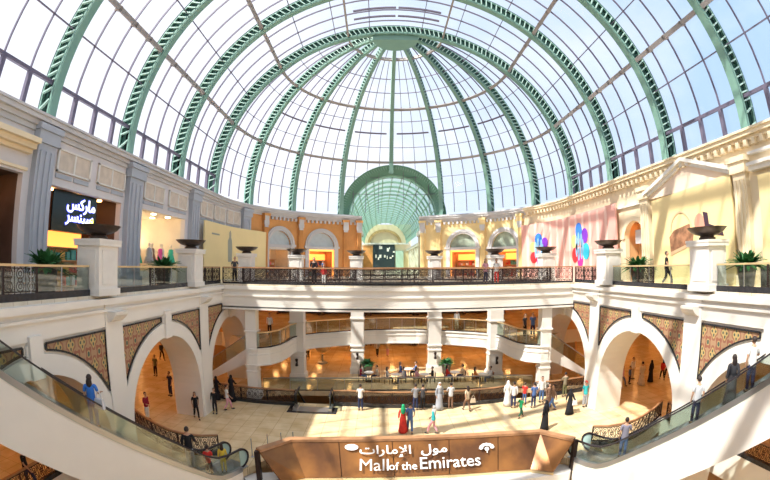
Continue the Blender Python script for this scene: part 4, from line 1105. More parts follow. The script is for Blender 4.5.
# ------------------------------------------------------------------ escalators
def escalator(E, hd, slope, z_lo, z_hi, lab, sgn, width=1.25, tail=1.0, side_mat=white, depth=2.1, lift=0.0):
    """E: low end (near-side corner), hd: horizontal unit vector pointing down the run, rising backwards"""
    r = thing('escalator', lab, 'escalator', (E[0], E[1], 0))
    d = Vector((hd[0], hd[1], 0)).normalized(); s_ = Vector((-d.y, d.x, 0)) * sgn   # sideways away from the viewer's side
    run = (z_hi - z_lo) / slope
    # profile along t: t=-tail..0 flat low (t>0 forward); uphill t negative
    prof = [(tail, z_lo), (0.3, z_lo), (-.25, z_lo + .12 * slope), (-.8, z_lo + .5 * slope)]
    prof += [(-run - .3, z_lo + run * slope), (-run - 1.3, z_hi + .02)]
    def pt(t, z, w): return d * t + s_ * w + Vector((0, 0, z))
    def band(mb, w, h0, h1, th, pr=prof):
        vs = []; fs = []
        for t, z in pr: vs += [pt(t, z + h0, w), pt(t, z + h0, w + th), pt(t, z + h1, w + th), pt(t, z + h1, w)]
        n = len(pr)
        for i in range(n - 1):
            for k in range(4): fs.append((4 * i + k, 4 * i + (k + 1) % 4, 4 * i + 4 + (k + 1) % 4, 4 * i + 4 + k))
        fs += [(0, 1, 2, 3), (4 * n - 1, 4 * n - 2, 4 * n - 3, 4 * n - 4)]
        mb.add(vs, fs)
    W = width
    a = MB(); band(a, -.02, -depth, -.02, .12); band(a, W - .1, -depth, -.02, .12); band(a, 0, -depth, -depth + .1, W); a.build('side_panel', side_mat, r)
    a = MB(); band(a, -.05, -.02, .20, .22); band(a, W - .17, -.02, .20, .22); a.build('skirt', steel, r)
    a = MB(); band(a, -.045, -.035, .0, .02); a.build('edge_strip', mat('teal_strip', (.25, .42, .40), .3), r)
    a = MB(); band(a, .06, .2, .98, .025); band(a, W - .09, .2, .98, .025); a.build('glass_balustrade', rglass, r)
    a = MB(); band(a, .03, .98, 1.05, .08); band(a, W - .12, .98, 1.05, .08)
    for w in (.065, W - .085):
        c = pt(tail, z_lo + .58, w); pts = [c + d * (.5 * sin(pi * k / 10)) + Vector((0, 0, .44 * cos(pi * k / 10))) for k in range(11)]
        a.sweep(pts, .09, .09, [s_] * 11)
    a.build('handrail', rubber, r)
    a = MB()
    for w in (.055, W - .095):
        c = pt(tail, z_lo + .58, w); n = 10; vs = [c + d * (.46 * sin(pi * k / n)) + Vector((0, 0, .40 * cos(pi * k / n))) for k in range(n + 1)]; m = len(vs)
        a.add(vs + [v + s_ * .025 for v in vs], [tuple(range(m)), tuple(range(2 * m - 1, m - 1, -1))])
    a.build('newel_glass', mat('newel_teal', (.45, .62, .58), .2), r)
    # steps
    n = int(run / .4)
    for i in range(n):
        a = MB()
        t0 = -.3 - run * i / n; t1 = -.3 - run * (i + 1) / n; z = z_lo + run * slope * (i + .5) / n
        p = [pt(t0, z - .25, .17), pt(t1, z - .25, .17), pt(t1, z - .25, W - .17), pt(t0, z - .25, W - .17), pt(t0, z, .17), pt(t1, z, .17), pt(t1, z, W - .17), pt(t0, z, W - .17)]
        a.hexa(p); a.build('step', steel, r)
    a = MB(); p = [pt(tail + .5, z_lo - .02, .1), pt(-.3, z_lo - .02, .1), pt(-.3, z_lo - .02, W - .1), pt(tail + .5, z_lo - .02, W - .1)]
    a.hexa(p + [q + Vector((0, 0, .035)) for q in p]); a.build('landing_plate', steel, r)
    return r
HD_ = Vector((.42, .907, 0)).normalized()
ZLO = .02
escalator((-7.75, 14.0), (HD_.x, HD_.y), .76, ZLO, 7.77, 'long white sided escalator on the left, coming down to the sign', 1)
escalator((7.75, 14.0), (-HD_.x, HD_.y), .76, ZLO, 7.77, 'long white sided escalator on the right, coming down to the sign', -1)
# down escalator into the lower void: low end far away
r = escalator((-6.65, 30.3), (0, 1), .72, -4.48, .02, 'short glass sided escalator going down from the plaza back', -1, width=2.3, tail=1.0, side_mat=steel, depth=.6)
mb = MB(); mb.box(-7.05, -4.0, 22.5, 23.6, -.002, .02); tag(mb.build('landing_frame', darkbase), 'dark metal frame around the down escalator landing on the plaza', 'floor plate')
a = MB(); a.box(-6.75, -4.35, 22.75, 23.6, .02, .03); a.build('plate', steel, bpy.data.objects['landing_frame'])
for x in (-6.6, -4.45):
    a = MB(); n = 12; c = Vector((x, 23.75, .58))
    pts = [c + Vector((0, -.45 * sin(pi * k / n), .44 * cos(pi * k / n))) for k in range(n + 1)]
    nr = thing('escalator_newel', 'rounded glass newel at the %s of the down escalator' % ('left' if x < -5 else 'right'), 'newel', (x, 23.75, .02))
    a.sweep([p - Vector((x, 23.75, .02)) for p in pts], .09, .09, [(1, 0, 0)] * (n + 1)); a.bar((0, 0, 1.0), (0, .8, 1.0), .09); a.build('handrail', rubber, nr)
    a = MB(); m = [p - Vector((x, 23.75, .02)) for p in pts]; k = len(m); m += [Vector((0, .8, .13)), ]
    m = m[:k] + [Vector((0, .8, .1)), Vector((0, .8, .98))]
    kk = len(m); a.add([v - Vector((.012, 0, 0)) for v in m] + [v + Vector((.012, 0, 0)) for v in m], [tuple(range(kk)), tuple(range(2 * kk - 1, kk - 1, -1))]); a.build('glass_panel', rglass, nr)
# thin posts beside the left landing
for i, (x, y) in enumerate(((-7.3, 16.35), (-6.7, 17.0), (-6.1, 17.3), (-5.55, 17.5))):
    a = MB(); a.lathe([(.09, 0), (.09, .02), (.025, .03), (.025, .95), (.035, .97)], (0, 0, 0), 8)
    tag(a.build('barrier_post', steel, loc=(x, y, 0)), 'thin steel barrier post by the left end of the sign, %s' % ['nearest the escalator', 'second', 'third', 'farthest from the escalator'][i], 'post', 'steel barrier posts')
# ------------------------------------------------------------------ people
def skin_mesh(name, verts, edges, roots=(0,), sub=1, extra=None, mats=()):
    bm = bmesh.new(); ly = bm.verts.layers.skin.verify(); vs = []
    for i, (p, r) in enumerate(verts):
        v = bm.verts.new(p); rr = r if isinstance(r, tuple) else (r, r); v[ly].radius = rr; v[ly].use_root = i in roots; vs.append(v)
    for a, b in edges: bm.edges.new((vs[a], vs[b]))
    me = bpy.data.meshes.new(name + '_cage'); bm.to_mesh(me); bm.free()
    ob = bpy.data.objects.new(name, me); COL.objects.link(ob)
    m = ob.modifiers.new('Skin', 'SKIN'); m.use_smooth_shade = True; m.branch_smoothing = .3
    s = ob.modifiers.new('Sub', 'SUBSURF'); s.levels = sub; s.render_levels = sub
    dg = bpy.context.evaluated_depsgraph_get(); dg.update()
    out = bpy.data.meshes.new_from_object(ob.evaluated_get(dg)); out.name = name
    bpy.data.objects.remove(ob)
    out.materials.clear()
    for mm in mats: out.materials.append(mm)
    out.polygons.foreach_set('use_smooth', [True] * len(out.polygons))
    if extra:
        bm = bmesh.new(); bm.from_mesh(out)
        for c, r, mi in extra:
            res = bmesh.ops.create_uvsphere(bm, u_segments=12, v_segments=8, radius=1)
            for v in res['verts']: v.co = Vector((v.co.x * r[0] + c[0], v.co.y * r[1] + c[1], v.co.z * r[2] + c[2]))
            for f in {f for v in res['verts'] for f in v.link_faces}: f.material_index = mi; f.smooth = True
        bm.to_mesh(out); bm.free()
    return out
def joints(pose):
    J = {}
    for sx, s in ((-1, 'L'), (1, 'R')):
        J['sh' + s] = (sx * .165, 0, 1.41)
        if pose == 'lean': J['el' + s] = (sx * .23, .12, 1.17); J['wr' + s] = (sx * .16, .36, 1.12); J['ha' + s] = (sx * .13, .44, 1.11)
        elif pose == 'hold' and sx > 0: J['el' + s] = (sx * .24, .04, 1.16); J['wr' + s] = (sx * .25, .27, 1.12); J['ha' + s] = (sx * .25, .36, 1.12)
        elif pose == 'walk': k = .16 * sx; J['el' + s] = (sx * .23, -.03 + k * .5, 1.15); J['wr' + s] = (sx * .23, .05 + k * 1.2, .93); J['ha' + s] = (sx * .22, .08 + k * 1.4, .85)
        elif pose == 'sit': J['el' + s] = (sx * .22, .06, 1.14); J['wr' + s] = (sx * .14, .28, 1.12); J['ha' + s] = (sx * .10, .36, 1.12)
        else: J['el' + s] = (sx * .215, -.03, 1.14); J['wr' + s] = (sx * .22, .04, .91); J['ha' + s] = (sx * .215, .07, .83)
        if pose == 'walk':
            k = -sx
            J['hi' + s] = (sx * .085, 0, .87); J['kn' + s] = (sx * .09, .10 + .12 * k, .49 + .01 * k)
            J['an' + s] = (sx * .09, .02 + .27 * k, .09 if k > 0 else .14); J['to' + s] = (sx * .10, .15 + .27 * k, .04 if k > 0 else .05)
        elif pose == 'sit':
            J['hi' + s] = (sx * .09, 0, .87); J['kn' + s] = (sx * .11, .42, .88); J['an' + s] = (sx * .11, .40, .47); J['to' + s] = (sx * .11, .55, .43)
        else:
            J['hi' + s] = (sx * .085, 0, .87); J['kn' + s] = (sx * .095, .02, .49); J['an' + s] = (sx * .10, -.02, .09); J['to' + s] = (sx * .11, .12, .04)
    return J
TPL = {}
skin_m = mat('skin', (.50, .29, .19), .6); dark_m = mat('eye_dark', (.02, .015, .015), .4)
def template(pose, what):
    key = (pose, what)
    if key in TPL: return TPL[key]
    J = joints(pose); V = lambda a: Vector(a)
    if what == 'body':
        vs = [((0, 0, .92), (.115, .088)), ((0, 0, 1.10), (.11, .080)), ((0, 0, 1.30), (.145, .10)), ((0, 0, 1.43), (.075, .065)), ((0, .01, 1.50), .05), ((0, .02, 1.57), .05)]
        es = [(0, 1), (1, 2), (2, 3), (3, 4), (4, 5)]
        for s, sx in (('L', -1), ('R', 1)):
            n = len(vs); vs += [(J['sh' + s], .052), (J['el' + s], .040), (J['wr' + s], (.030, .024))]; es += [(3, n), (n, n + 1), (n + 1, n + 2)]
            ha = V(J['ha' + s]); wr = V(J['wr' + s]); d = (ha - wr).normalized()
            vs.append((tuple(ha), (.036, .018))); es.append((n + 2, n + 3))
            n = len(vs); vs += [(J['hi' + s], .085), (J['kn' + s], .056), (J['an' + s], .038), (J['to' + s], (.036, .026))]; es += [(0, n), (n, n + 1), (n + 1, n + 2), (n + 2, n + 3)]
        fing = []
        for s, sx in (('L', -1), ('R', 1)):
            ha = V(J['ha' + s]); wr = V(J['wr' + s]); d = (ha - wr).normalized(); side = V((0, 1, 0)) if abs(d.z) > .5 else V((1, 0, 0))
            side = (side - d * side.dot(d)).normalized(); cu = d.cross(side).normalized()
            if cu.z > 0 and abs(d.z) < .5: cu = -cu
            if abs(d.z) >= .5 and cu.x * sx > 0: cu = -cu
            for k, L in enumerate((.068, .078, .072, .055)):
                n = len(vs); b0 = ha + side * (.027 - .018 * k) * 1.1 - d * .01
                vs += [(tuple(b0), .009), (tuple(b0 + d * L * .6 + cu * .006), .0085), (tuple(b0 + d * L * .95 + cu * .03), .007)]; es += [(n, n + 1), (n + 1, n + 2)]; fing.append(n)
            n = len(vs); b0 = ha - d * .05 + side * .025
            vs += [(tuple(b0), .011), (tuple(b0 + side * .03 + d * .03 + cu * .01), .010), (tuple(b0 + side * .035 + d * .06 + cu * .018), .008)]; es += [(n, n + 1), (n + 1, n + 2)]; fing.append(n)
        hd = [((0, .02, 1.635), (.076, .092, .112), 0), ((0, .045, 1.585), (.055, .06, .06), 0), ((0, .118, 1.625), (.014, .022, .026), 0),
              ((-.077, .01, 1.625), (.012, .022, .03), 0), ((.077, .01, 1.625), (.012, .022, .03), 0),
              ((-.03, .098, 1.652), (.014, .012, .009), 1), ((.03, .098, 1.652), (.014, .012, .009), 1), ((0, .104, 1.582), (.025, .01, .007), 2)]
        me = skin_mesh('body', vs, es, (0, *fing), 1, hd, (skin_m, dark_m, mat('lips', (.40, .15, .12), .5)))
    elif what in ('shirt', 'shirt_long'):
        vs = [((0, 0, .80), (.165, .130)), ((0, 0, 1.10), (.150, .112)), ((0, 0, 1.30), (.165, .118)), ((0, 0, 1.42), (.10, .08)), ((0, .005, 1.46), (.062, .058)), ((0, 0, .92), (.165, .130))]
        es = [(0, 5), (5, 1), (1, 2), (2, 3), (3, 4)]
        for s in 'LR':
            n = len(vs); e = J['el' + s]; w_ = J['wr' + s]; sh = J['sh' + s]
            if what == 'shirt': vs += [(sh, .068), (tuple(V(sh).lerp(V(e), .8)), .058)]; es += [(3, n), (n, n + 1)]
            else: vs += [(sh, .068), (e, .054), (tuple(V(e).lerp(V(w_), .92)), .040)]; es += [(3, n), (n, n + 1), (n + 1, n + 2)]
        me = skin_mesh('shirt', vs, es)
    elif what == 'trousers':
        vs = [((0, 0, 1.06), (.135, .108)), ((0, 0, .88), (.14, .115))]; es = [(0, 1)]
        for s in 'LR':
            n = len(vs); hi = V(J['hi' + s]); kn = V(J['kn' + s]); an = V(J['an' + s])
            vs += [(tuple(hi.lerp(kn, .15)), .095), (tuple(kn), .072), (tuple(kn.lerp(an, .93)), .058)]; es += [(1, n), (n, n + 1), (n + 1, n + 2)]
        me = skin_mesh('trousers', vs, es)
    elif what == 'shoes':
        bm = bmesh.new()
        for s in 'LR':
            an = V(J['an' + s]); to = V(J['to' + s]); c = an.lerp(to, .55)
            r = bmesh.ops.create_uvsphere(bm, u_segments=10, v_segments=6, radius=1)
            for v in r['verts']: v.co = V((v.co.x * .048 + c.x, v.co.y * .135 + c.y, max(-.04, v.co.z * .05) + max(.042, c.z - .01)))
        me = bpy.data.meshes.new('shoes'); bm.to_mesh(me); bm.free()
    elif what == 'robe':
        vs = []; fs = []
        # sleeves + torso via skin; skirt via rings
        me = skin_mesh('robe', [((0, 0, 1.0), (.16, .13)), ((0, 0, 1.14), (.15, .12)), ((0, 0, 1.30), (.17, .12)), ((0, 0, 1.42), (.10, .08)), ((0, .005, 1.46), (.064, .06))] +
                       [x for s in 'LR' for x in ((J['sh' + s], .07), (J['el' + s], .062), (tuple(V(J['el' + s]).lerp(V(J['wr' + s]), .95)), .058))],
                       [(0, 1), (1, 2), (2, 3), (3, 4), (3, 5), (5, 6), (6, 7), (3, 8), (8, 9), (9, 10)])
        bm = bmesh.new(); bm.from_mesh(me); n = 20; rings = []
        st = .10 if pose == 'walk' else 0
        for z_, rx, ry in ((1.08, .15, .125), (.9, .175, .145), (.6, .20, .17 + st * .5), (.3, .235, .20 + st), (.05, .27, .235 + st * 1.3)):
            rings.append([bm.verts.new((rx * (1 + .05 * cos(6 * 2 * pi * k / n) * (1.1 - z_)) * cos(2 * pi * k / n), ry * sin(2 * pi * k / n), z_)) for k in range(n)])
        for a, b in zip(rings, rings[1:]):
            for k in range(n): f = bm.faces.new((a[k], b[k], b[(k + 1) % n], a[(k + 1) % n])); f.smooth = True
        bm.faces.new(rings[-1][::-1]); bm.to_mesh(me); bm.free()
    elif what in ('short', 'long', 'scarf', 'cap'):
        bm = bmesh.new()
        def sph(c, r, cut=None):
            q = bmesh.ops.create_uvsphere(bm, u_segments=14, v_segments=10, radius=1)
            for v in q['verts']: v.co = V((v.co.x * r[0] + c[0], v.co.y * r[1] + c[1], v.co.z * r[2] + c[2]))
            if cut: bmesh.ops.delete(bm, geom=[v for v in q['verts'] if cut(v.co)], context='VERTS')
        face = lambda c: c.y > .045 and c.z < 1.69
        if what == 'short': sph((0, .005, 1.652), (.086, .098, .108), lambda c: face(c) or c.z < 1.585)
        if what == 'long':
            sph((0, .0, 1.645), (.092, .102, .115), face); sph((0, -.05, 1.50), (.10, .055, .17))
        if what == 'scarf':
            sph((0, .0, 1.64), (.10, .112, .125), lambda c: c.y > .06 and 1.57 < c.z < 1.69); sph((0, -.01, 1.46), (.15, .125, .13)); sph((0, -.09, 1.38), (.13, .05, .22))
        if what == 'cap': sph((0, .005, 1.66), (.09, .102, .10), lambda c: c.z < 1.66); sph((0, .12, 1.665), (.06, .06, .012))
        for f in bm.faces: f.smooth = True
        me = bpy.data.meshes.new(what); bm.to_mesh(me); bm.free()
    if what != 'body' and not me.materials: me.materials.append(None)
    for f in me.polygons: f.use_smooth = True
    TPL[key] = me
    return me
CC = dict(white=(.82, .81, .79), navy=(.03, .04, .10), black=(.018, .018, .022), grey=(.30, .31, .34), charcoal=(.07, .07, .08), red=(.70, .05, .04), denim=(.10, .18, .42), jeans=(.10, .18, .38),
          turquoise=(.05, .48, .52), pink=(.75, .38, .45), green=(.03, .42, .18), darkgreen=(.02, .10, .06), greyrobe=(.38, .40, .46), palegrey=(.62, .63, .66), brown=(.22, .13, .09), beige=(.62, .50, .36),
          camo=(.26, .22, .15), olive=(.16, .16, .08), greyj=(.40, .42, .46), cream=(.75, .66, .52), maroon=(.32, .03, .06), blue=(.05, .20, .65), yellow=(.82, .60, .08), slate=(.25, .24, .30), orange=(.80, .30, .08))
def cloth(c): return mat('cloth_' + c, CC[c], .8, var=.15, scale=5, spec=.2)
hairm = mat('hair_dark', (.03, .02, .018), .6); shoem = mat('shoe_dark', (.03, .025, .025), .5)
def put(me, name, parent, m):
    o = bpy.data.objects.new(name, me); COL.objects.link(o); o.parent = parent
    if m: o.material_slots[0].link = 'OBJECT'; o.material_slots[0].material = m
    return o
def person(x, y, fz, hd, pose, kind, top, bot, head, sc, label, grp=None):
    r = thing('person', label, 'person', (x, y, fz), radians(-hd), grp); r.scale = (sc,) * 3
    put(template(pose, 'body'), 'body', r, None)
    if kind == 'r': put(template(pose, 'robe'), 'robe', r, cloth(top))
    else:
        put(template(pose, 'shirt_long' if (len(label) % 2) else 'shirt'), 'shirt', r, cloth(top)); put(template(pose, 'trousers'), 'trousers', r, cloth(bot))
    put(template(pose, 'shoes'), 'shoes', r, shoem)
    h = head.split('_')
    if h[0] == 'scarf': put(template('stand', 'scarf'), 'headscarf', r, cloth(h[1]))
    elif h[0] == 'cap': put(template('stand', 'short'), 'hair', r, hairm); put(template('stand', 'cap'), 'cap', r, cloth(h[1]))
    else: put(template('stand', h[0]), 'hair', r, hairm)
    return r
def bag(x, y, z, m, label, s_=1):
    b = thing('handbag', label, 'bag', (x, y, z)); a = MB(); a.hexa([(-.17, -.06, 0), (.17, -.06, 0), (.17, .06, 0), (-.17, .06, 0), (-.13, -.04, .26), (.13, -.04, .26), (.13, .04, .26), (-.13, .04, .26)]); a.build('pouch', m, b)
    a = MB(); a.sweep([Vector((.09 * cos(pi * k / 8), 0, .26 + .2 * sin(pi * k / 8))) for k in range(9)], .02, .02, [(0, 1, 0)] * 9); a.build('strap', m, b); b.scale = (s_,) * 3
PEOPLE = [
    (-2.56, 23.69, 0, 0, 'lean', 't', 'white', 'navy', 'short', 1.0, 'person in a white shirt and navy trousers leaning on the curved balustrade', None),
    (-0.15, 19.93, 0, 10, 'walk', 'r', 'red', None, 'scarf_green', 0.93, 'woman in a red dress and green scarf walking beside a man in blue', None),
    (0.21, 19.77, 0, 0, 'walk', 't', 'denim', 'jeans', 'short', 1.02, 'person in a blue shirt and jeans walking beside a woman in red', None),
    (1.42, 19.54, 0, -60, 'walk', 't', 'turquoise', 'pink', 'scarf_white', 0.95, 'woman in a turquoise top with a white headscarf near the sign', None),
    (0.81, 24.18, 0, 0, 'lean', 't', 'grey', 'navy', 'short', 1.0, 'person in a grey shirt leaning on the balustrade, left of a dark jacket', None),
    (1.26, 23.59, 0, -5, 'lean', 't', 'charcoal', 'black', 'short', 0.98, 'person in a dark jacket leaning on the balustrade between two others', None),
    (2.27, 23.12, 0, 160, 'stand', 'r', 'greyrobe', None, 'scarf_white', 1.05, 'person in a long grey robe and white headcloth by the balustrade', None),
    (3.01, 23.38, 0, 0, 'lean', 't', 'palegrey', 'brown', 'short', 1.0, 'person in a pale shirt facing the balustrade right of the grey robe', None),
    (3.95, 22.69, 0, -20, 'walk', 't', 'beige', 'brown', 'long', 0.95, 'woman in a beige top with a bag walking along the balustrade', None),
    (6.64, 23.03, 0, 20, 'stand', 'r', 'white', None, 'scarf_white', 0.98, 'person in a long white robe at the edge of the crowd', None),
    (6.9, 22.58, 0, 10, 'stand', 't', 'white', 'navy', 'short', 1.0, 'person in a white shirt and navy trousers in the crowd by the down stairs', None),
    (6.75, 20.86, 0, 70, 'walk', 't', 'green', 'darkgreen', 'short', 0.8, 'child in a green shirt and dark shorts running in front of the crowd', None),
    (7.83, 23.09, 0, 40, 'stand', 't', 'red', 'jeans', 'short', 0.85, 'child in a bright red shirt in the middle of the crowd', None),
    (8.12, 22.23, 0, 0, 'stand', 't', 'denim', 'navy', 'short', 0.98, 'person in a blue shirt seen from behind in the crowd', None),
    (9.04, 23.12, 0, 190, 'stand', 't', 'white', 'jeans', 'short', 1.02, 'person in a white shirt facing the sign side of the crowd', None),
    (9.05, 21.35, 0, -80, 'walk', 't', 'brown', 'jeans', 'short', 1.0, 'person in a brown shirt and jeans leaving the crowd', None),
    (9.1, 22.1, 0, 170, 'stand', 'r', 'brown', None, 'long', 0.9, 'woman in a long brown dress behind the black abaya', None),
    (7.42, 18.79, 0, -30, 'stand', 'r', 'black', None, 'scarf_black', 1.0, 'woman in a black abaya standing in front of the crowd', None),
    (9.82, 20.52, 0, 60, 'walk', 'r', 'black', None, 'scarf_black', 0.93, 'woman in a black abaya with a white bag striding to the right', None),
    (10.99, 24.45, 0, 0, 'lean', 't', 'camo', 'olive', 'short', 1.0, 'person in a mottled olive shirt at the right balustrade', None),
    (12.34, 21.41, 0, 170, 'stand', 't', 'turquoise', 'greyj', 'cap_red', 1.0, 'person in a turquoise shirt and red cap near the middle right arch', None),
    (16.09, 23.99, 0, 150, 'walk', 't', 'pink', 'jeans', 'short', 0.85, 'child in a pink top walking under the middle right arch', None),
    (16.86, 24.15, 0, 150, 'stand', 't', 'denim', 'navy', 'short', 0.8, 'child in a blue top next to the pink one under the right arch', None),
    (17.87, 25.14, 0, 170, 'stand', 't', 'white', 'beige', 'short', 1.0, 'person in white seen inside the middle right arch', None),
    (17.53, 23.48, 0, 10, 'walk', 'r', 'cream', None, 'short', 1.02, 'person in a long cream tunic inside the middle right arch', None),
    (18.63, 23.75, 0, -10, 'stand', 'r', 'black', None, 'scarf_black', 0.98, 'woman in a black abaya inside the middle right arch', None),
    (19.8, 23.67, 0, 20, 'walk', 't', 'red', 'black', 'long', 0.95, 'woman in a red top and black trousers inside the right arch', None),
    (20.52, 23.88, 0, 20, 'walk', 't', 'black', 'black', 'short', 1.0, 'person all in black beside the red top in the right arch', None),
    (-15.44, 23.21, 0, 200, 'hold', 't', 'navy', 'navy', 'short', 1.0, 'person in dark navy clothes pushing something under the middle left arch', None),
    (-19.07, 27.12, 0, 180, 'stand', 't', 'olive', 'black', 'short', 1.0, 'person in an olive shirt inside the middle left arch', None),
    (-21.46, 32.09, 0, 120, 'walk', 't', 'charcoal', 'black', 'short', 1.0, 'person in dark clothes deep inside the middle left arch', None),
    (-14.55, 18.77, 0, 100, 'hold', 't', 'maroon', 'white', 'short', 0.98, 'person in a maroon shirt behind the left front balustrade', None),
    (-12.97, 21.83, 0, 140, 'walk', 't', 'black', 'black', 'long', 0.95, 'woman in black running across the left part of the plaza', None),
    (-11.66, 21.9, 0, 175, 'stand', 't', 'black', 'black', 'short', 0.95, 'person in black standing alone on the left of the plaza', None),
    (-10.69, 22.02, 0, 60, 'walk', 't', 'white', 'pink', 'short', 0.95, 'person in a white top and pink trousers on the left of the plaza', None),
    (-12.08, 24.45, 0, 10, 'lean', 'r', 'black', None, 'scarf_black', 0.95, 'woman in a black abaya at the left balustrade, left of the pair', None),
    (-10.99, 23.9, 0, 10, 'lean', 'r', 'black', None, 'scarf_black', 1.05, 'woman in a black abaya at the left balustrade, right of the pair', None),
    (-10.3, 9.56, 3.69, -24.8, 'hold', 't', 'blue', 'jeans', 'long', 0.97, 'woman in a blue top with a bag riding the left escalator', None),
    (-8.73, 12.96, 0.84, -24.8, 'hold', 't', 'black', 'greyj', 'short', 1.03, 'person in a black shirt and grey trousers near the foot of the left escalator', None),
    (-8.35, 13.78, 0.15, -24.8, 'stand', 't', 'red', 'navy', 'short', 0.8, 'child in a red shirt at the foot of the left escalator', None),
    (-8.01, 14.51, 0.04, -24.8, 'stand', 't', 'yellow', 'yellow', 'long', 0.75, 'child in yellow clothes stepping off the left escalator', None),
    (8.76, 13.25, 0.65, 24.8, 'hold', 't', 'slate', 'jeans', 'short', 1.02, 'person in a slate shirt and jeans at the foot of the right escalator', None),
    (10.02, 10.53, 2.93, 24.8, 'stand', 't', 'palegrey', 'navy', 'short', 1.0, 'person in a pale grey shirt halfway up the right escalator', None),
    (10.56, 9.35, 3.92, 24.8, 'stand', 'r', 'charcoal', None, 'long', 0.97, 'woman in dark clothes on the right escalator below the white shirt', None),
    (10.86, 8.72, 4.45, 24.8, 'hold', 't', 'white', 'navy', 'short', 1.04, 'person in a white shirt and navy trousers highest on the right escalator', None),
    (13.05, 16.2, 7.75, 140, 'walk', 't', 'black', 'black', 'short', 1.0, 'person in black walking past the poster on the right gallery', None),
    (-11.0, 24.9, 7.75, 160, 'lean', 't', 'charcoal', 'black', 'short', 1.0, 'person in dark clothes leaning at the left end of the bridge', None),
    (-5.55, 24.7, 7.75, 180, 'lean', 't', 'black', 'black', 'short', 1.0, 'person in black at the bridge railing in front of the orange arch', None),
    (-5.0, 25.3, 7.75, 170, 'stand', 't', 'red', 'white', 'long', 0.75, 'child in red beside the person in black on the bridge', None),
    (5.6, 25.2, 7.75, 170, 'stand', 't', 'pink', 'navy', 'long', 0.95, 'person in a pink top on the bridge before the yellow arch, left of two', None),
    (6.3, 25.0, 7.75, 190, 'stand', 't', 'white', 'red', 'short', 0.95, 'person in a white top on the bridge before the yellow arch, right of two', None),
    (-6.9, 38, 7.75, 100, 'stand', 't', 'denim', 'navy', 'short', 1.0, 'person in blue outside the first orange arch', None),
    (-7.6, 37.5, 7.75, 100, 'stand', 't', 'white', 'navy', 'short', 1.0, 'person in white outside the first orange arch', None),
    (5.1, 32.3, 3.5, 180, 'stand', 't', 'white', 'beige', 'short', 1.0, 'person in white at the mid level rail right of centre', None),
    (9.7, 28.4, 3.5, 150, 'stand', 't', 'charcoal', 'black', 'short', 1.0, 'person in dark clothes on the right mid level balcony, left of three', None),
    (10.2, 28.0, 3.5, 200, 'stand', 't', 'denim', 'navy', 'short', 1.05, 'person in blue on the right mid level balcony, middle of three', None),
    (11.3, 29.0, 3.5, 180, 'stand', 't', 'brown', 'maroon', 'short', 1.0, 'person in brown on the right mid level balcony, right of three', None),
    (-9.9, 29.5, 3.5, 180, 'stand', 't', 'white', 'black', 'short', 1.0, 'person in a white shirt on the left mid level balcony', None),
    (-8.2, 36.5, 0, 180, 'stand', 't', 'white', 'black', 'short', 1.0, 'person in a white shirt by the shops left of the columns', None),
    (-1.6, 38, 0, 10, 'walk', 't', 'palegrey', 'black', 'short', 1.0, 'person in pale grey walking to the shops between the central columns, left of two', None),
    (-0.6, 38, 0, 10, 'walk', 't', 'beige', 'pink', 'long', 0.97, 'person in beige walking to the shops between the central columns, right of two', None),
    (-14.9, 9.6, 0, 60, 'walk', 't', 'black', 'navy', 'short', 1.0, 'person in dark clothes seen below the left escalator', None),
    (15.6, 23.6, 0, 100, 'stand', 'r', 'white', None, 'scarf_white', 1.0, 'person in a white robe inside the farthest right arch', None),
]

for row in PEOPLE:
    row = list(row)
    x, y = row[0], row[1]
    if row[2] == 0 and abs(x) < 14 and 22 < y < 26: row[1] = min(y, 23.25 if abs(x) < 9 else 23.6)
    if abs(x - 12.34) < .01: row[0], row[1] = 11.3, 21.3
    if abs(x + 12.97) < .01: row[0], row[1] = -11.95, 20.1
    if abs(x + 11.66) < .01: row[0], row[1] = -11.2, 21.2
    if 'escalator' in row[10]: row[9] *= 1.08
    person(*row)
bag(4.25, 22.5, .62, cloth('beige'), 'beige handbag carried by the woman walking along the balustrade')
bag(10.05, 20.35, .62, cloth('white'), 'white handbag carried by the striding woman in the black abaya')
bag(-10.0, 9.6, 4.45, cloth('palegrey'), 'pale grey handbag of the woman in blue on the left escalator', 1.2)
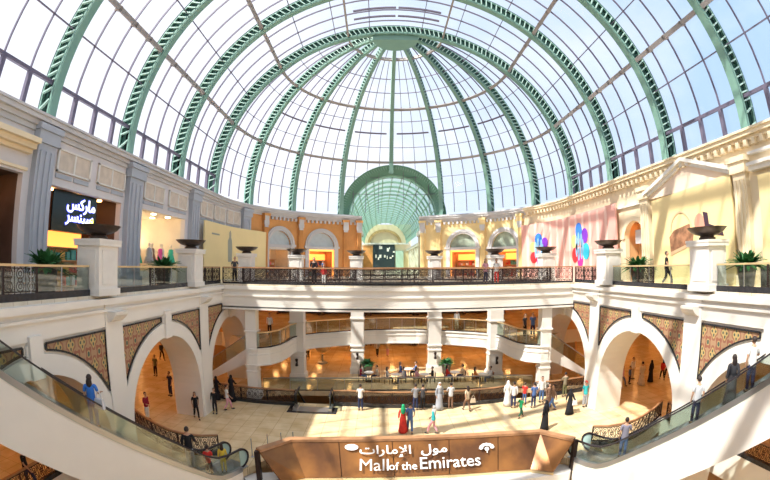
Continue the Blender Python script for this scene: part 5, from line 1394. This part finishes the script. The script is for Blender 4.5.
# cafe beyond the round void
def chair(x, y, rz, label):
    r = thing('cafe_chair', label, 'chair', (x, y, 0), rz, 'cafe chairs beyond the void')
    a = MB(); a.box(-.2, .2, -.2, .2, .42, .46); a.build('seat', GOODS[2], r)
    a = MB(); a.box(-.2, .2, -.22, -.18, .5, .86); a.build('backrest', GOODS[2], r)
    for sx in (-1, 1):
        for sy in (-1, 1): a = MB(); a.bar((sx * .18, sy * .18, 0), (sx * .17, sy * .17, .43), .03); a.build('leg', iron, r)
TB = [(-.2, 29.0), (2.0, 28.9), (4.4, 29.2), (6.4, 28.3), (0.9, 30.6), (-2.2, 29.6)]
TCOL = ['palegrey', 'white', 'pink', 'black', 'red', 'beige', 'orange', 'white', 'navy', 'denim', 'maroon', 'cream']
k = 0
for i, (x, y) in enumerate(TB):
    t = thing('cafe_table', 'round cafe table beyond the void, %s' % ['left of the centre', 'just right of centre', 'by the right central column', 'farthest right', 'set back behind the front row', 'farthest left'][i], 'table', (x, y, 0), 0, 'cafe tables beyond the void')
    a = MB(); a.lathe([(.38, .72), (.38, .75)], (0, 0, 0), 18); a.build('tabletop', cap, t)
    a = MB(); a.lathe([(.22, 0), (.22, .03), (.03, .05), (.03, .72)], (0, 0, 0), 10); a.build('pedestal_leg', iron, t)
    for j, (dx, h_) in enumerate(((-.62, 90), (.62, -90))):
        chair(x + dx, y, radians(-h_), 'dark cafe chair %s of the table %s' % ('left' if dx < 0 else 'right', ['left of the centre', 'just right of centre', 'by the right column', 'farthest right', 'set back', 'farthest left'][i]))
        c = TCOL[k]; k += 1
        px_ = x + dx
        person(px_, y, -.41, h_, 'sit', 't', c, ['navy', 'black', 'jeans'][k % 3], ['short', 'long'][k % 2], 1.0,
               'person in %s seated %s of the cafe table %s' % (c, 'left' if dx < 0 else 'right', ['left of the centre', 'just right of centre', 'by the right column', 'farthest right', 'set back', 'farthest left'][i]))

# ------------------------------------------------------------------ light, world, camera
sun = bpy.data.lights.new('sun', 'SUN'); sun.energy = 6.2; sun.angle = radians(.8); sun.color = (1, .95, .86)
so = bpy.data.objects.new('sun', sun); COL.objects.link(so)
so.rotation_euler = Vector((.50, .30, -.82)).to_track_quat('-Z', 'Y').to_euler()
w = bpy.data.worlds.new('sky'); SC.world = w; w.use_nodes = True; nt = w.node_tree; bg = nt.nodes['Background']
tc = nt.nodes.new('ShaderNodeTexCoord'); mp_ = nt.nodes.new('ShaderNodeMapping'); mp_.inputs['Scale'].default_value = (1, 1, 2.0)
nz = nt.nodes.new('ShaderNodeTexNoise'); nz.inputs['Scale'].default_value = 1.7; nz.inputs['Detail'].default_value = 5; nz.inputs['Roughness'].default_value = .55
dt = nt.nodes.new('ShaderNodeVectorMath'); dt.operation = 'DOT_PRODUCT'; dt.inputs[1].default_value = (.85, .35, .1)
ad = nt.nodes.new('ShaderNodeMath'); ad.operation = 'MULTIPLY_ADD'; ad.inputs[1].default_value = .45; 
ad2 = nt.nodes.new('ShaderNodeMath'); ad2.operation = 'MULTIPLY_ADD'; ad2.inputs[1].default_value = -.9; ad2.inputs[2].default_value = .62
cr = nt.nodes.new('ShaderNodeValToRGB')
cr.color_ramp.elements[0].position = .15; cr.color_ramp.elements[0].color = (.80, .82, .90, 1)
cr.color_ramp.elements[1].position = .60; cr.color_ramp.elements[1].color = (.40, .56, .76, 1)
nt.links.new(tc.outputs['Generated'], mp_.inputs[0]); nt.links.new(mp_.outputs[0], nz.inputs['Vector'])
nt.links.new(tc.outputs['Generated'], dt.inputs[0]); nt.links.new(nz.outputs['Fac'], ad2.inputs[0])
nt.links.new(dt.outputs['Value'], ad.inputs[0]); nt.links.new(ad2.outputs[0], ad.inputs[2]); nt.links.new(ad.outputs[0], cr.inputs[0])
nt.links.new(cr.outputs[0], bg.inputs[0]); bg.inputs[1].default_value = 1.02

cam = bpy.data.cameras.new('camera'); co = bpy.data.objects.new('camera', cam); COL.objects.link(co)
co.location = (-1.42, 0, 9.0); co.rotation_euler = (pi / 2 + .0651, 0, -.0154)
cam.type = 'PANO'; cam.sensor_width = 36; cam.clip_end = 500
F_ = 391.6; k_ = 770 / 36 / F_
cam.panorama_type = 'FISHEYE_LENS_POLYNOMIAL'
cam.fisheye_fov = radians(200)
cam.fisheye_polynomial_k0 = 0; cam.fisheye_polynomial_k1 = -k_; cam.fisheye_polynomial_k2 = 0; cam.fisheye_polynomial_k3 = .0137 * k_ ** 3; cam.fisheye_polynomial_k4 = 0
SC.camera = co
SC.view_settings.view_transform = 'Standard'; SC.view_settings.look = 'None'; SC.view_settings.gamma = 1; SC.view_settings.use_curve_mapping = False
SC.view_settings.exposure = 0.5
try:
    SC.cycles.use_denoising = True; SC.cycles.max_bounces = 8; SC.cycles.diffuse_bounces = 4; SC.cycles.transparent_max_bounces = 16; SC.cycles.sample_clamp_indirect = 6
except Exception: pass
